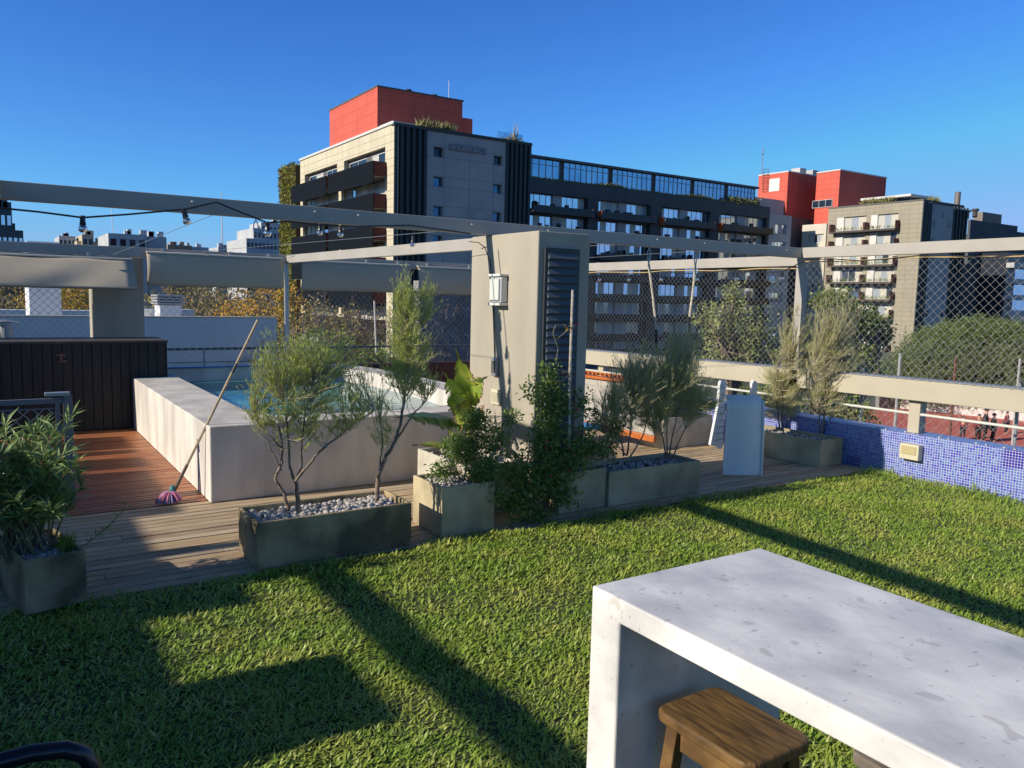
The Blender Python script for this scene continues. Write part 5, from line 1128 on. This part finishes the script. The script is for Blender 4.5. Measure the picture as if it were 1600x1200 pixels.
# --- olive tower ---
ot=empty('olive_apartment_tower',(128,75,G0),'olive and grey apartment tower with plant-filled balconies at right','building')
OX=122.4; cc=P(1443,313,X=OX); OY=cc.y; OT=cc.z; oyf=P(1294,338,X=OX).y
print('olive',OX,OY,OT,oyf)
ob=[(P(1403,350,X=OX).y,P(1360,350,X=OX).y),(P(1353,350,X=OX).y,P(1307,350,X=OX).y)]
zr=[P(1400,333,X=OX).z-2.85*k for k in range(8)]
b=MB(); recess_wall(b,'x',OX,OY+.02,oyf-.02,G0,OT,[(a,e,z-2.4,z) for a,e in ob for z in zr],.5); b.build('side_wall',olive,ot)
MB().box(OX+.95,OX+12.5,OY+.6,oyf-.1,G0,OT-.2).build('core',pg,ot)
for i,(a,e) in enumerate(ob):
    for k,z in enumerate(zr):
        winbay(ot,'x',OX,a+.2,a+(e-a)*.75,z-2.35,z-.05,3,.3,blind=.75); q_=MB(); fbox(q_,'x',OX,a+(e-a)*.75+.02,e,z-2.38,z-.01,-.5,-.05); q_.build('white_pier',wframe,ot)
        q_=MB(); q_.box(OX-1.3,OX-.004,a-.3,e+.5,z-2.75,z-2.45); q_.build('balcony_slab',mat('slab_brown',lin((74,66,64))),ot)
        q_=MB(); q_.box(OX-1.3,OX-.004,a-.36,a-.303,z-2.45,z-1.2); q_.box(OX-1.3,OX-.004,e+.2,e+.5,z-2.45,z-1.2); q_.build('balcony_side',mat('brown_red_side',lin((92,52,50))),ot)
        fb=MB()
        for m_ in range(60): fb.leaf(Vector((OX-1.1+U(-.1,.3),a+(e-a)*U(0,1),z-2.4)),Vector((U(-.5,.5),U(-.5,.5),1)),U(.3,.9),.1)
        fb.build('balcony_plants',dkl,ot)
MB().box(OX-.1,OX+.4,OY-.1,oyf,OT+.003,OT+.2).build('cornice',mat('roof_edge',(0,0,0)),ot)
xr=P(1490,330,Y=OY).x; xe=P(1512,330,Y=OY).x; xg=P(1456,330,Y=OY).x
b=MB(); b.box(xg,xr,OY,OY+.5,G0,OT-.3); b.build('front_wall',panelg,ot)
b=MB(); b.box(OX+.5,xg-.01,OY+.1,OY+.5,G0,OT-.1); b.box(xr+.01,xe,OY+.1,OY+.5,G0,OT-.4); b.build('rib_backing',MATS['rib_dark'],ot)
b=MB()
for (u0,u1) in ((OX+.02,xg-.01),(xr+.01,xe)):
    for i in range(5): u=u0+(u1-u0-.3)*i/4; b.box(u,u+.3,OY-.12,OY+.095,G0,OT-.15)
b.build('rib',fins,ot)
for k in range(7):
    for u in (xg+.5,xr-1.4):
        q_=MB(); z=P(1460,348,Y=OY).z-2.85*k+.4; q_.box(u,u+.8,OY-.03,OY-.004,z-1,z); q_.build('window',glassd,ot)
q_=MB(); q_.box(xg+3,xr-3,OY-.06,OY-.004,P(1472,337,Y=OY).z-.3,P(1472,337,Y=OY).z+.45); q_.build('sign_board',mat('sign_grey',(0,0,0)),ot)
MB().box(OX+.6,OX+13,OY+.5,OY+1,OT-.1,OT+.3).build('front_coping',mat('dark_cornice',(0,0,0)),ot)
pa=P(1388,306,Y=OY+6); MB().box(OX+1.5,xr-1,OY+3,oyf-5,OT+1.1,OT+1.45).build('roof_canopy',wframe,ot); MB().box(OX+3,xr-3,OY+4,oyf-7,OT-.2,OT+1.1).build('canopy_room',glassd,ot)
swords('sword_leaf_plant',(OX+1.2,OY+8.5,OT),(.5,2.5),260,1.5,rp_,'sword-leaved plants along the roof edge of the olive tower',134)
swords('sword_leaf_plant',(OX+5,OY+1.2,OT),(1.5,.3),110,1.3,rp_,'sword-leaved plants above the ribbed front of the olive tower',135)
# --- dark blocks behind ---
db=empty('dark_rear_block',(150,70,G0),'low dark grey block with roof tanks and round flue at the far right','building')
c=boxpx(1500,1517,1577,343,OY+8,G0,db,'wall',mat('dark_grey_render',lin((86,88,92)),lin((76,78,84)),rough=.9,scale=.3))
c3=boxpx(1508,1536,1551,331,OY+16,8,db,'upper_room',mat('taupe_render',lin((128,120,112)),rough=.9))
p=P(1497,300,Y=OY+2); p2=P(1494,333,Y=OY+2); b=MB(); b.tube([(p2.x-1.0,OY+2,p2.z-1.5),(p2.x-.2,OY+2,p2.z),(p.x,OY+2,P(1497,325,Y=OY+2).z),(p.x,OY+2,p.z)],.45,12); b.build('flue',mat('flue_grey',lin((120,112,106)),rough=.6,metal=.3),db)
for px,py in ((1524,327),(1511,329)): p=P(px,py,Y=OY+14); MB().lathe((p.x,OY+14,p.z-1.6),[(.45,0),(.45,1.2),(.75,1.3),(.6,1.7)],10).build('roof_cowl',mat('dark_cowl',lin((70,64,64))),db)
MB().box(c[2]-.01,c[2]+60,OY+8.2,OY+22,G0,P(1590,362,Y=OY+8).z).build('long_low_wing',MATS['dark_grey_render'],db)
rt=empty('striped_balcony_block',(170,70,G0),'far right block with pale balcony bands over dark glass, behind the mesh','building')
xs=P(1572,430,Y=OY+3).x; MB().box(xs,xs+40,OY+3,OY+7.9,G0,P(1580,395,Y=OY+3).z).build('wall',mat('dark_glass_wall',(.02,.025,.04),rough=.3),rt)
for k in range(6):
    z=P(1590,412,Y=OY+3).z-2.9*k; MB().box(xs-.3,xs+40,OY+1.6,OY+2.99,z-.9,z).build('balcony_band',pg,rt)
    MB().box(xs+3,xs+40,OY+2.9,OY+2.995,z-2.85,z-.95).build('window_band',glassb,rt)
# --- distant skyline at left ---
random.seed(151)
def sky_b(px0,px1,yt,Y,mt_,lab,depth=25,win=(0,0),name='distant_building',wm=None):
    a=P(px0,yt,Y=Y); e=P(px1,yt,Y=Y); t=empty(name,((a.x+e.x)/2,Y,G0),lab,'building','distant buildings on the skyline')
    MB().box(a.x,e.x,Y,Y+depth,G0,a.z).build('wall',mt_,t)
    if win[0]:
        b=MB(); nx,nzv=win; w_=(e.x-a.x)/nx
        for i in range(nx):
            for j in range(nzv): x=a.x+w_*(i+.2); z=a.z-1.2-3.0*j; b.box(x,x+w_*.6,Y-.06,Y-.005,z-1.5,z)
        b.build('windows',wm or glassd,t)
    for i in range(3):
        x=U(a.x+.5,e.x-.8); MB().box(x,x+U(.6,1.5),Y+2,Y+4,a.z+.003,a.z+U(.6,1.6)).build('roof_tank',mt_,t)
    return a,e,t
dkgl=mat('dark_teal_glass_wall',lin((44,58,68)),rough=.3); far1=mat('far_pale_render',lin((184,186,188)),lin((172,174,178)),rough=.9,scale=.2); far2=mat('far_beige_render',lin((186,172,150)),rough=.9); far3=mat('far_brown_render',lin((150,128,110)),rough=.9)
sky_b(-40,18,321,150,dkgl,'dark glass tower with sloping top at the left edge of the skyline',12,(6,4),wm=glassb)
sky_b(-40,36,356,149,dkgl,'dark glass podium floors stepping out below the dark glass tower',12,(9,4),wm=glassb)
sky_b(92,118,368,260,far1,'small pale building with chimneys right of the dark glass tower',18,(4,2))
sky_b(128,146,366,250,far2,'beige building with a square plant room on the skyline',18,(2,1))
sky_b(120,170,376,252,far2,'low beige roofs below the square plant room',18)
a,e,t=sky_b(169,229,364,200,far1,'wide white windowless slab on the left skyline, taller part',20,(4,1)); MB().tube([(a.x+1,201,a.z),(a.x+1,201,a.z+9)],.07,4).build('aerial',galv,t)
sky_b(230,260,369,203,far1,'wide white windowless slab on the left skyline, lower right part',20)
sky_b(262,300,382,280,far3,'low brown and white houses right of the wide white slab',20,(6,1))
sky_b(290,326,385,285,far1,'pale terrace roofs beside the low brown houses',20,(5,1))
sky_b(341,357,386,300,far1,'little white cube house on the skyline',14,(2,1))
sky_b(385,445,372,230,far1,'stepped white apartment block left of the green wall, lower part',22,(10,7))
sky_b(396,445,356,231,far1,'stepped white apartment block left of the green wall, middle part',18,(8,4))
sky_b(408,445,347,232,far1,'stepped white apartment block left of the green wall, top part',12,(6,3))
p=P(346,300,Y=320); m_=empty('lattice_mast',(p.x,320,0),'tall red and white lattice mast above the awning right of the slab','aerial'); b=MB(); b.tube([(p.x,320,0),(p.x,320,p.z)],[.35,.12],4); b.build('mast',mat('mast_pale',lin((190,176,180))),m_)
for i in range(16):
    px=i*58-300+U(-15,15); sky_b(px,px+U(30,70),U(452,462),330+U(-30,90),random.choice((far1,far2,far3)),['pale','beige','brown','cream','white','grey','sandy','dun'][i%8]+' far low-rise house '+['under the awnings','beyond the autumn trees'][i//8],20,(6,2),name='far_house')
# wooded ground between
random.seed(161); b=MB()
for i in range(26000):
    Y_=U(70,330); x=U(-.2,1.1)*Y_; z=G0+1.5+1.8*math.sin(x*.13)*math.cos(Y_*.09)+U(0,3.6)
    if 28<x<125 and Y_>60 and x>.35*Y_: continue
    b.leaf(Vector((x,Y_,z)),rv()+Vector((0,0,.4)),U(.5,1.1),.5)
tag(b.build('far_tree_canopy',drab),'mass of far brownish green tree tops between the houses','trees',kind='stuff')
